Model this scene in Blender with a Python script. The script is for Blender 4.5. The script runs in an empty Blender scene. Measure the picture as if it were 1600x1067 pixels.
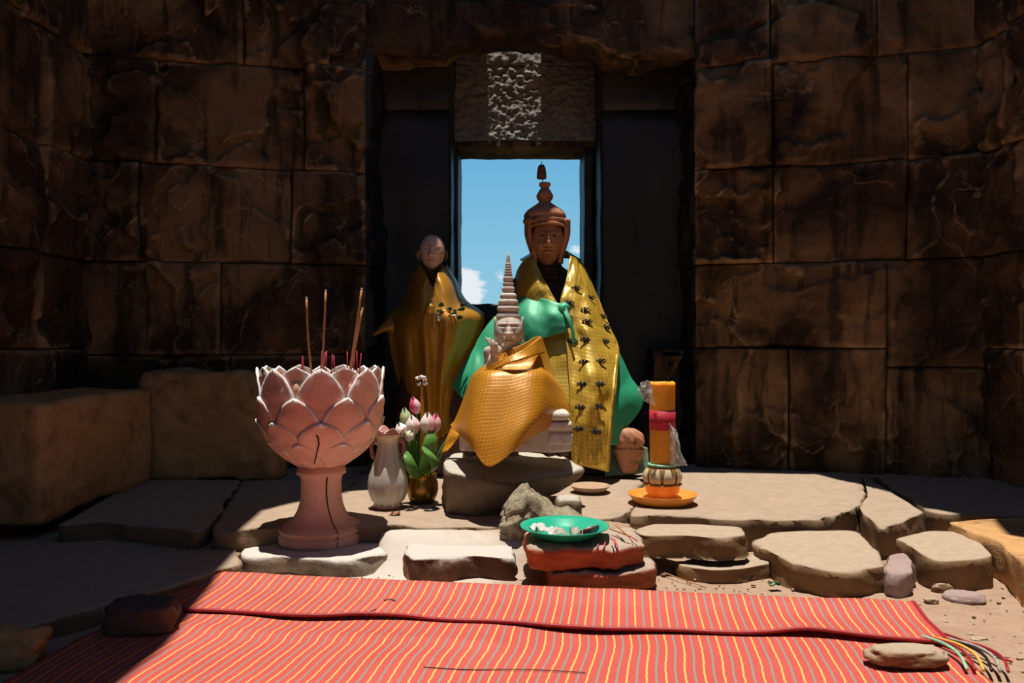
import bpy, bmesh, math, random
from mathutils import Vector, noise
PI = math.pi
scene = bpy.context.scene
C = scene.collection
V = Vector

# ---------------------------------------------------------------- camera
F = 1280.0      # focal length in pixels of a 1600 px wide frame
H = 0.66        # eye height above the dirt floor
cam_d = bpy.data.cameras.new('camera'); cam = bpy.data.objects.new('camera', cam_d); C.objects.link(cam)
cam_d.sensor_width = 36.0; cam_d.lens = F*36/1600; cam_d.clip_start = 0.02
cam.location = (0, 0, H); cam.rotation_euler = (PI/2, 0, 0)
scene.camera = cam

# ---------------------------------------------------------------- light
SUN = V((0.025, -0.02, -1.0))
scene.view_settings.view_transform = 'Standard'
scene.view_settings.look = 'None'
scene.view_settings.exposure = 0.0
scene.view_settings.gamma = 1.0
scene.view_settings.use_curve_mapping = False
sd = bpy.data.lights.new('sun', 'SUN'); sun = bpy.data.objects.new('sun', sd); C.objects.link(sun)
sd.energy = 6.0; sd.angle = math.radians(0.53); sd.color = (1.0, 0.93, 0.82)
sun.location = (0, 0, 8); sun.rotation_euler = SUN.to_track_quat('-Z', 'Y').to_euler()

def build_world():
    w = bpy.data.worlds.new('sky'); scene.world = w; w.use_nodes = True
    nt = w.node_tree; nt.nodes.clear(); N = nt.nodes.new; L = nt.links.new
    tc = N('ShaderNodeTexCoord'); sp = N('ShaderNodeSeparateXYZ'); L(tc.outputs['Generated'], sp.inputs[0])
    r = N('ShaderNodeValToRGB'); L(sp.outputs['Z'], r.inputs[0])
    e = r.color_ramp.elements
    e[0].position = 0.0; e[0].color = (.34, .60, .74, 1)
    e[1].position = 0.6; e[1].color = (.05, .15, .33, 1)
    a = e.new(0.10); a.color = (.24, .54, .74, 1)
    a = e.new(0.22); a.color = (.15, .44, .70, 1)
    mp = N('ShaderNodeMapping'); L(tc.outputs['Generated'], mp.inputs[0]); mp.inputs['Scale'].default_value = (1, 1, 1.7)
    mp.inputs['Location'].default_value = (0.37, 0.0, 0.29)
    n = N('ShaderNodeTexNoise'); L(mp.outputs[0], n.inputs['Vector']); n.inputs['Scale'].default_value = 11; n.inputs['Detail'].default_value = 8; n.inputs['Roughness'].default_value = .55
    # cumulus: more of it towards the horizon
    m1 = N('ShaderNodeMath'); m1.operation = 'MULTIPLY_ADD'; L(sp.outputs['Z'], m1.inputs[0]); m1.inputs[1].default_value = -1.1
    L(n.outputs['Fac'], m1.inputs[2])
    cr = N('ShaderNodeValToRGB'); L(m1.outputs[0], cr.inputs[0]); ce = cr.color_ramp.elements
    ce[0].position = .50; ce[0].color = (0, 0, 0, 1); ce[1].position = .56; ce[1].color = (1, 1, 1, 1)
    mx = N('ShaderNodeMix'); mx.data_type = 'RGBA'; L(cr.outputs[0], mx.inputs[0]); L(r.outputs[0], mx.inputs[6]); mx.inputs[7].default_value = (.80, .85, .90, 1)
    gr = N('ShaderNodeMath'); gr.operation = 'LESS_THAN'; L(sp.outputs['Z'], gr.inputs[0]); gr.inputs[1].default_value = -0.005
    mg = N('ShaderNodeMix'); mg.data_type = 'RGBA'; L(gr.outputs[0], mg.inputs[0]); L(mx.outputs[2], mg.inputs[6]); mg.inputs[7].default_value = (.06, .09, .04, 1)
    bg = N('ShaderNodeBackground'); L(mg.outputs[2], bg.inputs[0]); bg.inputs[1].default_value = 1.0
    o = N('ShaderNodeOutputWorld'); L(bg.outputs[0], o.inputs[0])
build_world()

# ---------------------------------------------------------------- helpers
def W(px, py, Y): return V(((px-800)*Y/F, Y, H-(py-533.5)*Y/F))
def G(px, py, z=0.0): return W(px, py, F*(H-z)/(py-533.5))
def lerp(a, b, t): return a+(b-a)*t
def sstep(a, b, x):
    t = min(1, max(0, (x-a)/(b-a))); return t*t*(3-2*t)
def gs(x, s): return math.exp(-(x/s)**2)
def nz(p, s=1.0, seed=0.0, oct=4): return noise.fractal(V((p[0]*s+seed*7.3, p[1]*s-seed*3.1, p[2]*s+seed*1.7)), 1.0, 2.0, oct)

ORG = {}
def tag(o, label=None, cat=None, group=None, kind=None):
    if label: o['label'] = label
    if cat: o['category'] = cat
    if group: o['group'] = group
    if kind: o['kind'] = kind
    return o
def thing(name, loc, label=None, cat=None, group=None, kind=None):
    o = bpy.data.objects.new(name, None); C.objects.link(o); o.location = loc; ORG[o.name] = V(loc); o.empty_display_size = .05
    return tag(o, label, cat, group, kind)
def mk(name, geo, mat, parent=None, loc=None, smooth=True, solid=0, sub=0, label=None, cat=None, group=None, kind=None):
    """geo = (verts in world space, faces[, uvs per vertex]); linked as one mesh object"""
    vs, fs = geo[0], geo[1]; uv = geo[2] if len(geo) > 2 else None
    if parent is not None: o0 = ORG[parent.name]
    elif loc is not None: o0 = V(loc)
    else:
        xs = [v[0] for v in vs]; ys = [v[1] for v in vs]; zs = [v[2] for v in vs]
        o0 = V(((min(xs)+max(xs))/2, (min(ys)+max(ys))/2, min(zs)))
    me = bpy.data.meshes.new(name)
    me.from_pydata([(v[0]-o0.x, v[1]-o0.y, v[2]-o0.z) for v in vs], [], fs)
    if uv:
        ul = me.uv_layers.new(name='UVMap')
        for lp in me.loops: ul.data[lp.index].uv = uv[lp.vertex_index]
    if smooth: me.polygons.foreach_set('use_smooth', [True]*len(me.polygons))
    me.materials.append(mat); me.update()
    o = bpy.data.objects.new(name, me); C.objects.link(o)
    if parent is not None: o.parent = parent
    else: o.location = o0
    ORG[o.name] = o0
    if solid:
        m = o.modifiers.new('solid', 'SOLIDIFY'); m.thickness = solid; m.offset = 0
    if sub:
        m = o.modifiers.new('sub', 'SUBSURF'); m.levels = sub; m.render_levels = sub
    return tag(o, label, cat, group, kind)
def join(*geos):
    vs = []; fs = []; uv = []
    for g in geos:
        n = len(vs); vs += list(g[0]); fs += [tuple(i+n for i in f) for f in g[1]]
        uv += list(g[2]) if len(g) > 2 else [(0, 0)]*len(g[0])
    return vs, fs, uv
def surf(fn, nu, nv, cu=False):
    """grid surface from fn(u,v); cu closes it in u"""
    vs = []; uv = []; fs = []; m = nu if cu else nu+1
    for j in range(nv+1):
        for i in range(m):
            vs.append(V(fn(i/nu, j/nv))); uv.append((i/nu, j/nv))
    for j in range(nv):
        for i in range(nu):
            a = j*m+i; b = j*m+(i+1) % m
            fs.append((a, b, b+m, a+m))
    return vs, fs, uv
def cap(geo, nu, top=True, nv=None):
    """close the first/last ring of a closed-u surf"""
    vs, fs, uv = geo; m = nu
    ring = list(range(len(vs)-m, len(vs))) if top else list(range(m-1, -1, -1))
    fs.append(tuple(ring)); return vs, fs, uv
def lathe(prof, c, n=32, mod=None, caps=True):
    """prof = [(r,z)...] bottom to top"""
    k = len(prof)-1
    def fn(u, v):
        i = int(round(v*k)); r, z = prof[i]; a = u*2*PI
        if mod: r, z = mod(a, i/k, r, z)
        return (c[0]+r*math.cos(a), c[1]+r*math.sin(a), c[2]+z)
    g = surf(fn, n, k, True)
    if caps: cap(g, n, True); cap(g, n, False)
    return g
def spl(pts, n):
    """Catmull-Rom through pts (tuples of any length), n+1 samples"""
    k = len(pts)-1; out = []
    for i in range(n+1):
        t = i/n*k; j = min(int(t), k-1); f = t-j
        p0 = pts[max(j-1, 0)]; p1 = pts[j]; p2 = pts[j+1]; p3 = pts[min(j+2, k)]
        out.append(tuple(.5*((2*b)+(-a+c)*f+(2*a-5*b+4*c-d)*f*f+(-a+3*b-3*c+d)*f**3) for a, b, c, d in zip(p0, p1, p2, p3)))
    return out
def tube(pts, r, n=8, r2=None):
    pts = [V(p) for p in pts]; k = len(pts)-1; vs = []; fs = []
    for i, p in enumerate(pts):
        d = (pts[min(i+1, k)]-pts[max(i-1, 0)]).normalized()
        a = d.cross(V((0, 0, 1)) if abs(d.z) < .9 else V((1, 0, 0))).normalized(); b = d.cross(a)
        rr = r if r2 is None else lerp(r, r2, i/k)
        for q in range(n): vs.append(p+(a*math.cos(q/n*2*PI)+b*math.sin(q/n*2*PI))*rr)
    for i in range(k):
        for q in range(n): fs.append((i*n+q, i*n+(q+1) % n, (i+1)*n+(q+1) % n, (i+1)*n+q))
    fs.append(tuple(range(n-1, -1, -1))); fs.append(tuple(range(k*n, k*n+n)))
    return vs, fs, [(0, 0)]*len(vs)
def loft(curves, nu, nv, fold=None):
    """cloth: curves are lists of (px,py,depth); uv in metres; fold(u,v) pushes towards the viewer"""
    cs = [spl(c, nu) for c in curves]
    cols = [spl([c[i] for c in cs], nv) for i in range(nu+1)]
    P = [[W(*cols[i][j]) for i in range(nu+1)] for j in range(nv+1)]
    vs = []; uv = []; fs = []
    acc_v = [0]*(nu+1); mid = nu//2
    for j in range(nv+1):
        row = P[j]; s = [0]
        for i in range(nu): s.append(s[-1]+(row[i+1]-row[i]).length)
        s0 = s[mid]
        for i in range(nu+1):
            if j: acc_v[i] += (P[j][i]-P[j-1][i]).length
            p = row[i].copy()
            if fold: p.y -= fold(i/nu, j/nv)
            vs.append(p); uv.append((s[i]-s0, acc_v[i]))
    for j in range(nv):
        for i in range(nu):
            a = j*(nu+1)+i; fs.append((a, a+nu+1, a+nu+2, a+1))
    return vs, fs, uv
def blob(c, size, seed, rough=.12, power=3.0, sub=4, fs_=1.0, flat=None):
    """rounded boulder: superellipsoid with fractal relief"""
    bm = bmesh.new(); bmesh.ops.create_icosphere(bm, subdivisions=sub, radius=1.0)
    for v in bm.verts:
        d = v.co.normalized(); r = (abs(d.x)**power+abs(d.y)**power+abs(d.z)**power)**(-1/power)
        p = d*r; k = 1+rough*(nz(p, 1.1*fs_, seed, 5)+.5*abs(nz(p, 2.6*fs_, seed+3, 3)))
        p = p*k; v.co = V((p.x*size[0], p.y*size[1], p.z*size[2]))+V(c)
        if flat is not None and v.co.z < flat: v.co.z = flat
    vs = [v.co.copy() for v in bm.verts]; f = [tuple(q.index for q in fa.verts) for fa in bm.faces]; bm.free()
    return vs, f
def slab(poly, zb, seed, step=.025, side=.012, top=.004, flare=.0, nrs=5, edge=.006, bot=None):
    """stone slab: poly = top outline (world points with own z, star-shaped); sides go down to zb"""
    pts = [V(p) for p in poly]; out = []
    for i, p in enumerate(pts):
        q = pts[(i+1) % len(pts)]; n = max(2, int((q-p).length/step))
        for k in range(n): out.append(p.lerp(q, k/n))
    bo = None
    if bot:
        bo = []
        for i, p in enumerate(pts):
            q = pts[(i+1) % len(pts)]; n = max(2, int((q-p).length/step)); b0 = V(bot[i]); b1 = V(bot[(i+1) % len(pts)])
            for k in range(n): bo.append(b0.lerp(b1, k/n))
    for _ in range(1): out = [(out[i-1]+out[i]*2+out[(i+1) % len(out)])/4 for i in range(len(out))]
    n = len(out); c = sum(out, V())/n; vs = []; fs = []
    R = [0.0, .25, .5, .75, .9]
    rings = []
    for t in R[1:]:
        rings.append([c.lerp(p, t) for p in out])
    rings.append([p+(c-p).normalized()*edge for p in out])
    for k in range(nrs+1):
        t = k/nrs; ring = []
        for pi, p in enumerate(out):
            d = V((p.x-c.x, p.y-c.y, 0)).normalized()
            q = V((p.x, p.y, lerp(p.z-edge*.6, zb, t)))
            if bo: q = V((p.x, p.y, p.z-edge*.6)).lerp(bo[pi], t**.8)
            q += d*(flare*t+side*(nz(q, 9, seed, 4))+side*.6*nz(q, 26, seed+2, 2)-.3*edge*(1 if k == 0 else 0)); ring.append(q)
        rings.append(ring)
    vs.append(c+V((0, 0, top*nz(c, 6, seed))))
    for ri, ring in enumerate(rings):
        for p in ring:
            q = p.copy()
            if ri < 5: q.z += top*nz(p, 5, seed, 5)
            vs.append(q)
    for i in range(n): fs.append((0, 1+i, 1+(i+1) % n))
    for r in range(len(rings)-1):
        for i in range(n):
            a = 1+r*n+i; b = 1+r*n+(i+1) % n; fs.append((a, a+n, b+n, b))
    fs.append(tuple(1+(len(rings)-1)*n+i for i in range(n)))
    area = sum(out[i].x*out[(i+1) % n].y-out[(i+1) % n].x*out[i].y for i in range(n))
    if area < 0: fs = [tuple(reversed(f)) for f in fs]
    return vs, fs
def box(x0, x1, y0, y1, z0, z1):
    vs = [V((x, y, z)) for z in (z0, z1) for y in (y0, y1) for x in (x0, x1)]
    return vs, [(0, 2, 3, 1), (4, 5, 7, 6), (0, 1, 5, 4), (2, 6, 7, 3), (0, 4, 6, 2), (1, 3, 7, 5)]
def rbox(x0, x1, y0, y1, z0, z1, seed, n=10, rnd=.012, rough=.01, fr=5, warp=None):
    """hewn stone block: subdivided box with rounded edges and relief; warp(p)->p"""
    bm = bmesh.new(); bmesh.ops.create_cube(bm, size=2.0)
    bmesh.ops.subdivide_edges(bm, edges=bm.edges[:], cuts=n, use_grid_fill=True)
    c = V(((x0+x1)/2, (y0+y1)/2, (z0+z1)/2)); h = V(((x1-x0)/2, (y1-y0)/2, (z1-z0)/2))
    for v in bm.verts:
        p = V((v.co.x*h.x, v.co.y*h.y, v.co.z*h.z))
        q = V([max(-h[i]+rnd, min(h[i]-rnd, p[i])) for i in range(3)]); d = p-q
        if d.length > 1e-6: d = d.normalized()
        p = q+d*rnd
        w = p+c
        p = w+d*rough*(nz(w, fr, seed, 5)+.5*nz(w, fr*4, seed+5, 3))
        if warp: p = V(warp(p))
        v.co = p
    vs = [v.co.copy() for v in bm.verts]; f = [tuple(q.index for q in fa.verts) for fa in bm.faces]; bm.free()
    return vs, f

# ---------------------------------------------------------------- materials
def rgb(r, g, b):
    f = lambda c: ((c/255+.055)/1.055)**2.4 if c > 10 else c/255/12.92
    return (f(r), f(g), f(b), 1)
class Mat:
    def __init__(s, name, rough=.8, spec=.3, **kw):
        s.m = bpy.data.materials.new(name); s.m.use_nodes = True; s.nt = s.m.node_tree
        s.b = s.nt.nodes['Principled BSDF']; s.b.inputs['Roughness'].default_value = rough
        s.b.inputs['Specular IOR Level'].default_value = spec
        for k, v in kw.items(): s.b.inputs[k.replace('_', ' ')].default_value = v
    def N(s, t, **kw):
        n = s.nt.nodes.new('ShaderNode'+t)
        for k, v in kw.items():
            if hasattr(n, k): setattr(n, k, v)
            else: n.inputs[k.replace('_', ' ')].default_value = v
        return n
    def L(s, a, b): s.nt.links.new(a, b)
    def co(s, kind='Object'): return s.N('TexCoord').outputs[kind]
    def noise(s, scale, detail=6, rough=.6, co=None, dist=0.0):
        n = s.N('TexNoise', Scale=scale, Detail=detail, Roughness=rough, Distortion=dist); s.L(co or s.co(), n.inputs['Vector']); return n.outputs['Fac']
    def ramp(s, fac, stops):
        r = s.N('ValToRGB'); s.L(fac, r.inputs[0]); e = r.color_ramp.elements
        while len(e) < len(stops): e.new(.5)
        for k, (p, c) in enumerate(stops): e[k].position = p; e[k].color = c if len(c) == 4 else (*c, 1)
        return r.outputs[0]
    def mask(s, fac, a, b): return s.ramp(fac, [(a, (0, 0, 0)), (b, (1, 1, 1))])
    def mix(s, f, a, b):
        m = s.N('Mix'); m.data_type = 'RGBA'
        for k, x in ((0, f), (6, a), (7, b)):
            if hasattr(x, 'is_linked'): s.L(x, m.inputs[k])
            else: m.inputs[k].default_value = x if k == 0 else (x if len(x) == 4 else (*x, 1))
        return m.outputs[2]
    def math(s, op, a, b=0.0, c=0.0):
        m = s.N('Math'); m.operation = op
        for k, x in enumerate((a, b, c)):
            if hasattr(x, 'is_linked'): s.L(x, m.inputs[k])
            else: m.inputs[k].default_value = x
        return m.outputs[0]
    def color(s, c):
        if hasattr(c, 'is_linked'): s.L(c, s.b.inputs['Base Color'])
        else: s.b.inputs['Base Color'].default_value = c if len(c) == 4 else (*c, 1)
        return s
    def bump(s, h, strength=.5, dist=.01):
        b = s.N('Bump', Strength=strength, Distance=dist); s.L(h, b.inputs['Height']); s.L(b.outputs[0], s.b.inputs['Normal']); return s
def stone_mat(name, c1, c2, c3=None, scale=6, bump=.5, dist=.012, rough=.9, spots=None):
    m = Mat(name, rough, .2); n1 = m.noise(scale, 8, .65); n2 = m.noise(scale*6, 6, .7)
    col = m.mix(m.mask(n1, .35, .65), c1, c2)
    if c3: col = m.mix(m.mask(m.noise(scale*2.3, 8, .7, dist=.5), .5, .66), col, c3)
    col = m.mix(m.math('MULTIPLY', m.mask(n2, .4, .75), .35), col, tuple(x*.45 for x in c1[:3]))
    m.color(col).bump(m.math('ADD', n1, m.math('MULTIPLY', n2, .5)), bump, dist); return m.m
def plain(name, c, rough=.6, spec=.4, var=.12, scale=30, bump=0, **kw):
    m = Mat(name, rough, spec, **kw); n = m.noise(scale, 5)
    m.color(m.mix(m.mask(n, .35, .7), c, tuple(x*(1-var*2) for x in c[:3])))
    if bump: m.bump(n, bump, .004)
    return m.m
# old sandstone with a black patina, worn to brown on edges and in scrapes
def wall_mat():
    m = Mat('patinated_sandstone', .78, .25); co = m.co()
    big = m.noise(1.3, 7, .6, co, .4); med = m.noise(4.5, 8, .65, co, .8); fine = m.noise(38, 6, .7, co)
    st = m.N('Mapping'); m.L(co, st.inputs[0]); st.inputs['Scale'].default_value = (7, 7, .9)
    streak = m.noise(1.6, 6, .6, st.outputs[0], .3)
    col = m.mix(m.mask(med, .38, .68), (.022, .012, .007), (.13, .068, .030))
    col = m.mix(m.math('MULTIPLY', m.mask(big, .48, .60), .8), col, (.34, .185, .085))
    col = m.mix(m.math('MULTIPLY', m.mask(streak, .52, .62), .75), col, (.018, .011, .007))
    geo = m.N('NewGeometry')
    worn = m.math('MULTIPLY', m.mask(geo.outputs['Pointiness'], .52, .58), m.mask(m.noise(2.6, 5, .6, co), .42, .60))
    col = m.mix(m.math('MULTIPLY', worn, .9), col, (.60, .36, .19))
    vein = m.N('TexVoronoi', Scale=2.2); vein.feature = 'DISTANCE_TO_EDGE'
    wv = m.N('VectorMath'); wv.operation = 'ADD'; nn = m.N('TexNoise', Scale=2.5, Detail=6); m.L(co, nn.inputs['Vector']); m.L(co, wv.inputs[0]); m.L(nn.outputs['Color'], wv.inputs[1]); m.L(wv.outputs[0], vein.inputs['Vector'])
    vm = m.math('MULTIPLY', m.math('SUBTRACT', 1, m.mask(vein.outputs[0], .0, .02)), m.mask(m.noise(3.1, 3, .5, co), .5, .6))
    col = m.mix(m.math('MULTIPLY', vm, .6), col, (.42, .26, .14))
    m.color(col)
    m.bump(m.math('ADD', m.math('ADD', med, m.math('MULTIPLY', fine, .35)), m.math('MULTIPLY', vm, .15)), .7, .03); return m.m
M_WALL = wall_mat()
def soot_mat():  # wall stone in a darker, plainer colour for the whole niche
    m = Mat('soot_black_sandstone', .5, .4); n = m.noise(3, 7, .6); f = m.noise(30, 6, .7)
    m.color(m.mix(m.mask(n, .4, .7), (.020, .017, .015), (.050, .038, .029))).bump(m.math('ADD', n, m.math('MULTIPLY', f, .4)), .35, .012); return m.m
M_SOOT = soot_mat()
M_ROUGHWALL = stone_mat('pitted_grey_sandstone', (.22, .205, .18), (.33, .31, .27), None, 10, .6, .02)
M_CORE = plain('dark_joint_fill', (.012, .009, .007), .95, .05)
def dirt_mat():
    m = Mat('sandy_dirt', .92, .15); co = m.co(); n1 = m.noise(5, 8, .65, co); n2 = m.noise(45, 6, .7, co)
    col = m.mix(m.mask(n1, .35, .65), (.33, .215, .15), (.40, .275, .195)); col = m.mix(m.math('MULTIPLY', m.mask(n2, .45, .75), .4), col, (.17, .105, .07))
    # lime spilled on the sand between the urn and the laterite stack
    sp = m.N('SeparateXYZ'); m.L(co, sp.inputs[0])
    dx = m.math('MULTIPLY', m.math('SUBTRACT', sp.outputs['X'], -.38), 2.0); dy = m.math('MULTIPLY', m.math('SUBTRACT', sp.outputs['Y'], 2.33), 4.5)
    d = m.math('ADD', m.math('MULTIPLY', dx, dx), m.math('MULTIPLY', dy, dy))
    lime = m.mask(m.math('ADD', m.math('SUBTRACT', 1.0, d), m.math('MULTIPLY', m.math('SUBTRACT', n1, .5), 1.4)), .1, .7)
    col = m.mix(m.math('MULTIPLY', lime, .8), col, (.58, .53, .48))
    m.color(col).bump(m.math('ADD', n1, m.math('MULTIPLY', n2, .6)), .5, .01); return m.m
M_DIRT = dirt_mat()
M_PAVE = stone_mat('worn_sandstone_paving', (.40, .295, .215), (.36, .26, .185), (.31, .215, .15), 3.5, .5, .01)
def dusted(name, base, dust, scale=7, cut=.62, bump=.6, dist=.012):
    '''stone with a pale sandy top; the shade of its undercut sides is put into the colour'''
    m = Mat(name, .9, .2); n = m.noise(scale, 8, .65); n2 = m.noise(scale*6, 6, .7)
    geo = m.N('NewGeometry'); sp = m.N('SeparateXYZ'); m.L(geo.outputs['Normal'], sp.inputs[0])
    du = m.mask(m.math('ADD', m.math('MULTIPLY', sp.outputs['Z'], .6), m.math('MULTIPLY', n, .5)), cut-.08, cut+.12)  # by normal: sideways faces keep the darker base as painted shade
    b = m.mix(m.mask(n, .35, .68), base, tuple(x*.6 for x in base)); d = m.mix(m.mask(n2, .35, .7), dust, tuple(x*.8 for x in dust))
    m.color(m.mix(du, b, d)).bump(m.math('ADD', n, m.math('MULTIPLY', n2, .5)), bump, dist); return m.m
M_BLOCK = stone_mat('tawny_sandstone', (.50, .27, .11), (.60, .36, .16), (.30, .155, .065), 3, .7, .02)
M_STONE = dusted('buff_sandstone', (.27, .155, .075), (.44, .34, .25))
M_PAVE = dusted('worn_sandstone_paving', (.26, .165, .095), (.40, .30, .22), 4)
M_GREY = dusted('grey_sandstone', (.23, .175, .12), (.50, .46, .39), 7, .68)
M_LUMP = stone_mat('pitted_yellow_stone', (.56, .48, .33), (.44, .37, .25), (.24, .18, .11), 14, 1.0, .03)
M_PINK = stone_mat('pinkish_stone', (.40, .29, .27), (.33, .23, .21), None, 9, .6, .012)
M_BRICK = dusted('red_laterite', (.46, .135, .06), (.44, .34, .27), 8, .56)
M_DARKSTONE = stone_mat('dark_basalt', (.09, .06, .05), (.14, .09, .07), None, 7, .6, .01)

# ---------------------------------------------------------------- room shell
def rise(x, y): return .088*sstep(2.26, 2.44, y-.42*(1-sstep(-.50, -.36, x))+.10*max(0, x-.1)-.03*nz((x, y, 0), 3, 2))*sstep(-.95, -.75, x)*(1-sstep(.30, .50, x))
dirt = surf(lambda u, v: (lerp(-3.2, 3.2, u), lerp(-2.6, 5.2, v), rise(lerp(-3.2, 3.2, u), lerp(-2.6, 5.2, v))+.006*nz((u*6.4, v*7.8, 0), 2.2, 3)+.003*nz((u*6.4, v*7.8, 0), 12, 5)), 260, 300)
floor = mk('floor', dirt, M_DIRT, loc=(0, 0, 0), kind='structure', label='sandy dirt floor of the temple chamber')

class Wall:
    def __init__(s, name, a, b, label, nsign=1):
        s.a = V((a[0], a[1], 0)); s.b = V((b[0], b[1], 0)); s.d = (s.b-s.a); s.len = s.d.length; s.d.normalize()
        s.n = V((s.d.y, -s.d.x, 0))*nsign      # towards the room
        back = s.n*-.06; vs = []
        for z in (-.05, 3.1):
            for q in (s.a+back, s.b+back, s.b+back-s.n*.25, s.a+back-s.n*.25): vs.append(V((q.x, q.y, z)))
        f = [(3, 2, 1, 0), (4, 5, 6, 7), (0, 1, 5, 4), (1, 2, 6, 5), (2, 3, 7, 6), (3, 0, 4, 7)]
        s.o = mk(name, (vs, f), M_CORE, loc=(s.a.x, s.a.y, 0), smooth=False, kind='structure', label=label)
    def s_at(s, px):
        """distance along the wall where the ray through column px meets it"""
        k = (px-800)/F       # X = k*Y
        den = s.d.x-k*s.d.y
        return (k*s.a.y-s.a.x)/den
    def block(s, s0, s1, z0, z1, seed, proud=0.0, rough=.016, rnd=.022, mat=None, scoop=0):
        if s1 < s0: s0, s1 = s1, s0
        g = .0025; s0 += g; s1 -= g; z0 += g; z1 -= g
        nu = max(6, min(60, int((s1-s0)/.013))); nv = max(6, min(60, int((z1-z0)/.013)))
        dep = .16
        def fn(i, j):
            # one extra ring all round runs back into the wall
            iu = min(max(i-1, 0), nu); jv = min(max(j-1, 0), nv)
            u = lerp(s0, s1, iu/nu); z = lerp(z0, z1, jv/nv)
            e = min(u-s0, s1-u, z-z0, z1-z); p = s.a+s.d*u; p.z = z
            er = rnd*max(.15, .55+1.6*nz(p, 3, seed+9, 3))
            dd = proud+rough*(1.2*nz(p, 2.3, seed, 5)+.35*nz(p, 11, seed+1, 4))
            # flaked layers: sharp little cliffs where the skin of the stone has come away
            f1 = nz(p, 1.35, 2.2, 4)+.10*nz(p, 9, 4.4, 3); f2 = nz(p, 2.4, seed+4, 4)+.08*nz(p, 12, seed, 3)
            dd += rough*(1.5*sstep(-.03, .03, f1)+.8*sstep(.10, .14, f2)-.9*sstep(-.16, -.12, f2)-.6)
            dd = max(dd, -.035)
            dd -= .9*er*max(0, 1-e/(er+.004))**2
            dd = max(dd, -.045)
            if i in (0, nu+2) or j in (0, nv+2): dd -= dep
            q = p+s.n*dd; return q
        vs = [fn(i, j) for j in range(nv+3) for i in range(nu+3)]; m = nu+3; fs = []
        for j in range(nv+2):
            for i in range(nu+2):
                a = j*m+i; f = (a, a+1, a+m+1, a+m)
                fs.append(f)
        nrm = (vs[m+1+1]-vs[m+1]).cross(vs[2*m+1]-vs[m+1])
        if nrm.dot(s.n) < 0: fs = [tuple(reversed(f)) for f in fs]
        return mk('stone_block', (vs, fs), mat or M_WALL, parent=s.o)

CZ = [.06, .63, 1.01, 1.44, 1.90, 2.45, 3.06]
sd_ = [0]
def seed():
    sd_[0] += 1; return sd_[0]*1.37
# right half of the back wall
wr = Wall('wall_back_right', (.84, 3.76), (2.10, 3.35), 'right pier of big dark weathered sandstone blocks beside the window niche')
def row(w, z0, z1, pxs, proud=None, **kw):
    for i in range(len(pxs)-1):
        w.block(w.s_at(pxs[i]) if pxs[i] is not None else 0, w.s_at(pxs[i+1]) if pxs[i+1] is not None else w.len, z0, z1, seed(), (proud[i] if proud else random.Random(sd_[0]).uniform(-.012, .014)), **kw)
row(wr, CZ[0], .63, [None, 1232, 1385], [.03, .02])
row(wr, CZ[0], .55, [1385, None], [.005])
row(wr, .63, CZ[2], [None, 1385], [.01])
row(wr, .55, CZ[2], [1385, None], [.0])
row(wr, CZ[2], CZ[3], [None, 1208, 1418, None], [.03, -.01, .01], rough=.022)
row(wr, CZ[3], CZ[4], [None, 1207, 1421, None], [.045, -.01, -.03], rough=.03)
row(wr, CZ[4], CZ[5], [None, 1203, 1372, None], [.03, -.01, .0], rough=.024)
row(wr, CZ[5], CZ[6], [None, 1290, None])
# left half
wl = Wall('wall_back_left', (-.67, 3.76), (-2.0, 3.48), 'left pier of big dark weathered sandstone blocks beside the window niche', -1)
row(wl, CZ[0], .60, [None, 360, None])
row(wl, .60, CZ[2], [None, 345, 228, None])
row(wl, CZ[2], CZ[3], [None, 455, 217, None], [.02, -.01, .01], rough=.024)
row(wl, CZ[3], CZ[4], [None, 475, 245, None], [.03, .0, -.02], rough=.03, scoop=.04)
row(wl, CZ[4], CZ[5], [None, 380, None], [.035, .01], rough=.03)
row(wl, CZ[5], CZ[6], [None, 400, None])
# side walls, the wall behind the viewer, the niche sides
wsl = Wall('wall_left', (-1.80, 3.80), (-2.15, -2.4), 'left side wall of dark sandstone blocks running towards the viewer', -1)
wsr = Wall('wall_right', (1.935, 3.72), (2.25, -2.4), 'right side wall of dark sandstone blocks running towards the viewer')
for w in (wsl, wsr):
    for k in range(6):
        s = 0; r = random.Random(k+len(w.o.name))
        z0, z1 = CZ[k], CZ[k+1]
        while s < 2.4:
            e = s+r.uniform(.4, .75); w.block(s, e, z0, z1, seed(), r.uniform(-.01, .02)); s = e
        w.block(s, w.len, z0, z1, seed())
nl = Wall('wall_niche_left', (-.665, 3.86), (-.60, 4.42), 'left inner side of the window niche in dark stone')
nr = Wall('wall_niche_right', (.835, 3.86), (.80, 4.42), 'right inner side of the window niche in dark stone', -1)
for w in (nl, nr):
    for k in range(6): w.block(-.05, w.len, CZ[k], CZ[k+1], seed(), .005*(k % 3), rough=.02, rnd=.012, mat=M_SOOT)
wb = mk('wall_front', join(box(-2.6, -.8, -2.75, -2.4, 0, 3.05), box(.8, 2.6, -2.75, -2.4, 0, 3.05), box(-.8, .8, -2.75, -2.4, 2.3, 3.05)), M_WALL, smooth=False, kind='structure', label='dark stone wall with the entrance doorway behind the viewer')
mk('ground', surf(lambda u, v: (lerp(-9, 9, u), lerp(-14, -2.6, v), -.01+.02*nz((u*18, v*11, 0), .8, 2)), 40, 30), M_DIRT, loc=(0, -8, 0), kind='structure', label='sunlit dirt ground outside the entrance')

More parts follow.
